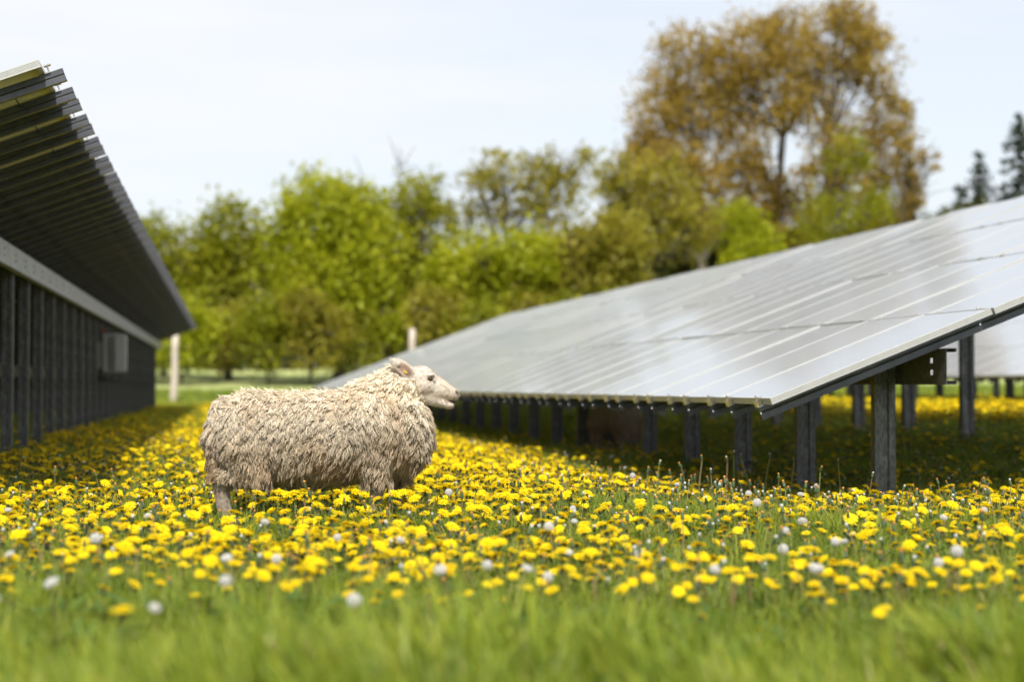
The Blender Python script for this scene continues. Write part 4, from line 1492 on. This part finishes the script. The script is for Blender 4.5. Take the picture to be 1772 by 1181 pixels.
rot = np.stack([r.normal(0, .06, n), r.normal(0, .06, n), np.where(k > 8, r.normal(0, .6, n), r.uniform(0, 2 * PI, n))], 1)
scatter('meadow_grass', np.stack([x, y, gz(x, y)], 1), k, rot, s_, coll_t, 'green meadow grass covering the ground between the arrays', 'grass')


def flower_density(x, y, d):
    under_r = (x > 4.0) & (x < 9.5) & (y > 10.9)
    edge_r = (x > 3.3) & (x <= 4.0) & (y > 10.5)
    under_l = (x < -1.75) & (y > 10.5)
    under_f = (x > 14.9) & (y > 11)
    shade_l = (x < .2) & (x >= -1.9) & (y > 11)
    dens = np.where(d < 8.3, 88., np.where(d < 11.0, 150., 290.))
    dens = np.where(under_r | under_f, 22., dens)
    dens = np.where(edge_r, 34., dens)
    dens = np.where(under_l, 10., dens)
    dens = np.where(shade_l, 110., dens)
    right_near = (x > 2.1) & (d > 8.2) & (d < 11.5)
    dens = np.where(right_near, np.minimum(dens, 46.), dens)
    dens = dens * np.clip((d - 4.75) / .8, 0.0, 1)
    dens = dens * np.clip((58 - y) / 12, 0, 1)
    return dens * np.clip(1 + .85 * patch(x, y, 1.7, .4) + .7 * patch(x, y, 4.1, 2.2), .08, 2)


X_, Y_, D_ = [], [], []
for d0, d1 in ((4.7, 13), (13, 30), (30, 58)):
    mx_ = 520
    n = int(wedge_area(d0, d1) * mx_ * (1 if d0 < 30 else .5))
    x, y, d = wedge(n, d0, d1, r)
    keep = r.random(n) < flower_density(x, y, d) / mx_
    X_.append(x[keep]); Y_.append(y[keep]); D_.append(d[keep])
x, y, d = map(np.concatenate, (X_, Y_, D_))
# keep flowers off the sheep's feet
u_ = U0 + FPX * (x * math.cos(TH) - y * math.sin(TH)) / d
under_sheep = (np.abs(d - 9.0) < .22) & (u_ > 370) & (u_ < 760)
hind = (u_ > 366) & (u_ < 424) & (d > 7.9) & (d < 9.2)
keep = ~(under_sheep & (r.random(len(x)) < .85)) & ~(hind & (r.random(len(x)) < .7))
x, y, d, u_ = x[keep], y[keep], d[keep], u_[keep]
n = len(x)
order = np.argsort(d + np.where((u_ < 4) | (u_ > 1768), 100, 0))
near, rest = order[:300], order[300:]
# taller ones right in front of the sheep hide its feet
ex, ey, ed = wedge(900, 8.25, 8.78, r)
eu_ = U0 + FPX * (ex * math.cos(TH) - ey * math.sin(TH)) / ed
kp = (eu_ > 435) & (eu_ < 760)
ex, ey = ex[kp][:46], ey[kp][:46]

blooms = [whole_flower(200 + k, h) for k, h in enumerate((.10, .12, .14, .16, .13, .15, .18, .11))] + [whole_flower(220 + k, h, 'half') for k, h in enumerate((.10, .13))]
coll_b = proto_collection('bloom', blooms)
m = len(rest)
rot = np.stack([r.normal(0, .26, m), r.normal(0, .26, m), r.normal(0, .9, m)], 1)
pk = np.where(r.random(m) < .10, r.integers(8, 10, m), r.integers(0, 8, m))
ne = len(ex)
ax_, ay_ = np.concatenate([x[rest], ex]), np.concatenate([y[rest], ey])
rot = np.concatenate([rot, np.stack([r.normal(0, .12, ne), r.normal(0, .12, ne), r.normal(0, .7, ne)], 1)])
pk = np.concatenate([pk, r.choice([2, 3, 5, 6], ne)])
scatter('dandelion_blooms', np.stack([ax_, ay_, gz(ax_, ay_)], 1), pk, rot, np.concatenate([r.uniform(.58, 1.10, m), r.uniform(1.0, 1.2, ne)]), coll_b, 'yellow dandelions carpeting the aisle behind and around the sheep', 'dandelions')

# faded buds and bare stalks
buds = [whole_flower(301 + k, h, 'bud', 1.25) for k, h in enumerate((.09, .12, .15, .10, .18, .13, .2, .11))]
coll_u = proto_collection('bud', buds)
X_, Y_ = [], []
for d0, d1, dens in ((5.3, 13, 24), (13, 22, 8)):
    nn = int(wedge_area(d0, d1) * dens * 1.6)
    bx, by, bd = wedge(nn, d0, d1, r)
    edge = (bx > 2.3) & (bx < 4.3) & (bd > 8.5)
    kp = r.random(nn) < np.where(edge, 1.0, .55)
    X_.append(bx[kp]); Y_.append(by[kp])
bx, by = np.concatenate(X_), np.concatenate(Y_)
m = len(bx)
rot = np.stack([r.normal(0, .14, m), r.normal(0, .14, m), r.uniform(0, 2 * PI, m)], 1)
scatter('faded_dandelions', np.stack([bx, by, gz(bx, by)], 1), r.integers(0, 8, m), rot, r.uniform(.7, 1.15, m), coll_u, 'closed and faded dandelion heads on thin stalks among the grass', 'dandelions')

# the nearest dandelions, one by one
ME_HEAD = [head_parts(400 + k, (-.04, .0, .06, .1, .16)[k % 5]).mesh('flower_head', [M['petal'], M['petal_in']]) for k in range(6)]
ME_CALYX = calyx_parts().mesh('calyx', [M['calyx']])
ME_STEM = []
for k in range(6):
    pts = stem_curve(.15, .05 + .05 * k, 0.0, .003 * (k - 2.5) / 2.5)
    b = MB(); b.tube(pts, [.0027, .0025, .0023, .002], 5, 0, caps=False)
    ME_STEM.append((b.mesh('stem', [M['stem']], True), pts))
ME_SEED = [core_ball(seed_ball(500 + k), 1).mesh('seed_head', [M['pappus'], M['seed']]) for k in range(3)]
ME_BUD = [bud_parts(600).mesh('bud', [M['calyx'], M['pappus']]), bud_parts(601).mesh('bud', [M['calyx'], M['wilt']])]


def plant(name, label, group, x, y, h, head, cat='dandelion', scale=1.15, seed=0, tilt=.3):
    r_ = random.Random(seed)
    root = empty(name, (x, y, gzf(x, y)), r_.uniform(0, 2 * PI))
    tag(root, label, cat, group)
    me, pts = ME_STEM[r_.randrange(6)]
    st_ = obj('stem', me, root); st_.scale = (h / .15, h / .15, h / .15)
    if h > .2: st_.scale = (h / .15 * .8, h / .15 * .8, h / .15)
    tip = Vector((pts[-1].x * st_.scale[0], pts[-1].y * st_.scale[1], pts[-1].z * st_.scale[2]))
    inv_r = Matrix.Rotation(-root.rotation_euler.z, 3, 'Z')
    face = inv_r @ (Vector((to_sun.x, to_sun.y, 0)) * tilt + Vector((r_.gauss(0, .3), r_.gauss(0, .3), 1.0)))
    face.normalize()
    eu = face.to_track_quat('Z', 'Y').to_euler()
    if head == 'bloom':
        loc = tip + face * .016 * scale
        a = obj('flower_head', ME_HEAD[r_.randrange(6)], root, loc, eu); a.scale = (scale,) * 3
        c_ = obj('calyx', ME_CALYX, root, loc, eu); c_.scale = (scale,) * 3
    elif head == 'seed':
        a = obj('seed_head', ME_SEED[r_.randrange(3)], root, tip + face * .004, eu); a.scale = (scale, scale, scale * (1, 1, .7, .55)[seed % 4])
    else:
        a = obj('bud', ME_BUD[0 if r_.random() < .7 else 1], root, tip + face * .014 * scale, eu); a.scale = (scale,) * 3
    return root


third = lambda u: 'left' if u < 590 else ('middle' if u < 1180 else 'right')
for c_, i in enumerate(near):
    t_ = third(u_[i])
    plant('dandelion', 'yellow dandelion in the blurred front band of flowers, %s third of the meadow' % t_, 'front dandelions, %s third' % t_,
          x[i], y[i], random.uniform(.09, .18), 'bloom', scale=random.uniform(.62, 1.04), seed=c_)
# a few blooms that stand out
for c_, (u, v, hh, lab) in enumerate(((205, 1058, .16, 'nearest large yellow dandelion, alone in the blurred grass at lower left'),
                                      (568, 842, .17, 'round yellow dandelion against the sheep belly'),
                                      (1630, 815, .22, 'tall single dandelion in the shade right of the near post'),
                                      (1498, 835, .18, 'small dandelion just left of the near post'),
                                      (1668, 842, .16, 'full faced dandelion right of the near post foot'),
                                      (1380, 778, .20, 'orange tinged dandelion beside the second post'))):
    d_ = FPX * (HC - hh - .015) / (v - HOR)
    p = pix(u, v, d_)
    plant('dandelion', lab, 'standout dandelions', p.x, p.y, hh, 'bloom', scale=1.25, seed=900 + c_, tilt=-.6 if c_ > 1 else .25)

# seed heads where the photograph shows them
SEEDS = [(775, 857, 'round white dandelion clock in front of the sheep chest'), (583, 928, 'white dandelion clock below the sheep belly, middle left'),
         (692, 930, 'white dandelion clock below the sheep front legs'), (12, 970, 'large white dandelion clock at the left frame edge'),
         (1692, 888, 'large white dandelion clock at the right, below the shaded grass'), (842, 968, None), (772, 975, None), (882, 973, None), (934, 988, None),
         (182, 940, None), (268, 898, None), (407, 965, None), (486, 968, None), (960, 908, None), (992, 902, None), (990, 945, None), (1098, 948, None),
         (1095, 813, 'bent white seed head at the edge of the array shade'), (1176, 832, None), (1395, 866, None), (1440, 930, None), (1350, 944, None), (1390, 905, None),
         (1465, 932, None), (1610, 965, None), (1650, 948, None), (1635, 902, None), (1600, 858, None), (1345, 918, None), (1405, 970, None), (1430, 972, None),
         (102, 1010, None), (405, 1003, None), (640, 1036, None), (278, 1052, None), (2, 1040, 'pale seed head cut by the left frame edge'), (1237, 972, None), (985, 885, None),
         (1058, 775, None), (1080, 784, 'white seed head nearest the shaded posts'), (1413, 816, 'small white seed head on a slim stalk before the second post'), (1296, 838, None), (470, 905, None), (20, 888, None), (1318, 880, None)]
ORD = ['first', 'second', 'third', 'fourth', 'fifth', 'sixth', 'seventh', 'eighth', 'ninth', 'tenth', 'eleventh', 'twelfth', 'thirteenth', 'fourteenth', 'fifteenth', 'sixteenth', 'seventeenth', 'eighteenth', 'nineteenth', 'twentieth']
band = lambda v: 'front' if v > 955 else ('middle' if v > 900 else 'back')
SEEDS = [(u, v, lab or 'white dandelion seed head in the %s band of the meadow, %s from the left there' % (band(v), ORD[sorted(q[0] for q in SEEDS if band(q[1]) == band(v)).index(u)])) for u, v, lab in SEEDS]
for c_, (u, v, lab) in enumerate(SEEDS):
    hh = random.uniform(.14, .2)
    d_ = FPX * (HC - hh) / (v - HOR)
    p = pix(u, v, d_)
    plant('dandelion_clock', lab, 'dandelion seed heads', p.x, p.y, hh, 'seed', 'seed head', random.uniform(.6, .86), 700 + c_, .25)

# tall faded stalks by the array edge
STALKS = sorted(((1320, 766, .34), (1255, 772, .34), (1272, 762, .36), (1300, 768, .30), (1364, 774, .30), (1207, 771, .32), (1345, 805, .26), (1453, 776, .33), (1415, 790, .3),
                                 (1500, 800, .25), (1190, 783, .28), (1232, 800, .26), (1382, 820, .22), (1560, 842, .2), (1135, 790, .28), (1745, 830, .24), (1225, 868, .18), (965, 905, .18)))
for c_, (u, v, hh) in enumerate(STALKS):
    d_ = FPX * (HC - hh) / (v - HOR)
    d_ = min(d_, 11.5)
    hh = HC - d_ * (v - HOR) / FPX
    p = pix(u, v, d_)
    plant('faded_dandelion', 'slim stalk with a small closed head by the right array, %s from the left' % ORD[c_], 'tall faded stalks by the array edge', p.x, p.y, max(hh, .12), 'bud', 'dandelion stalk', 1.2, 800 + c_, .1)
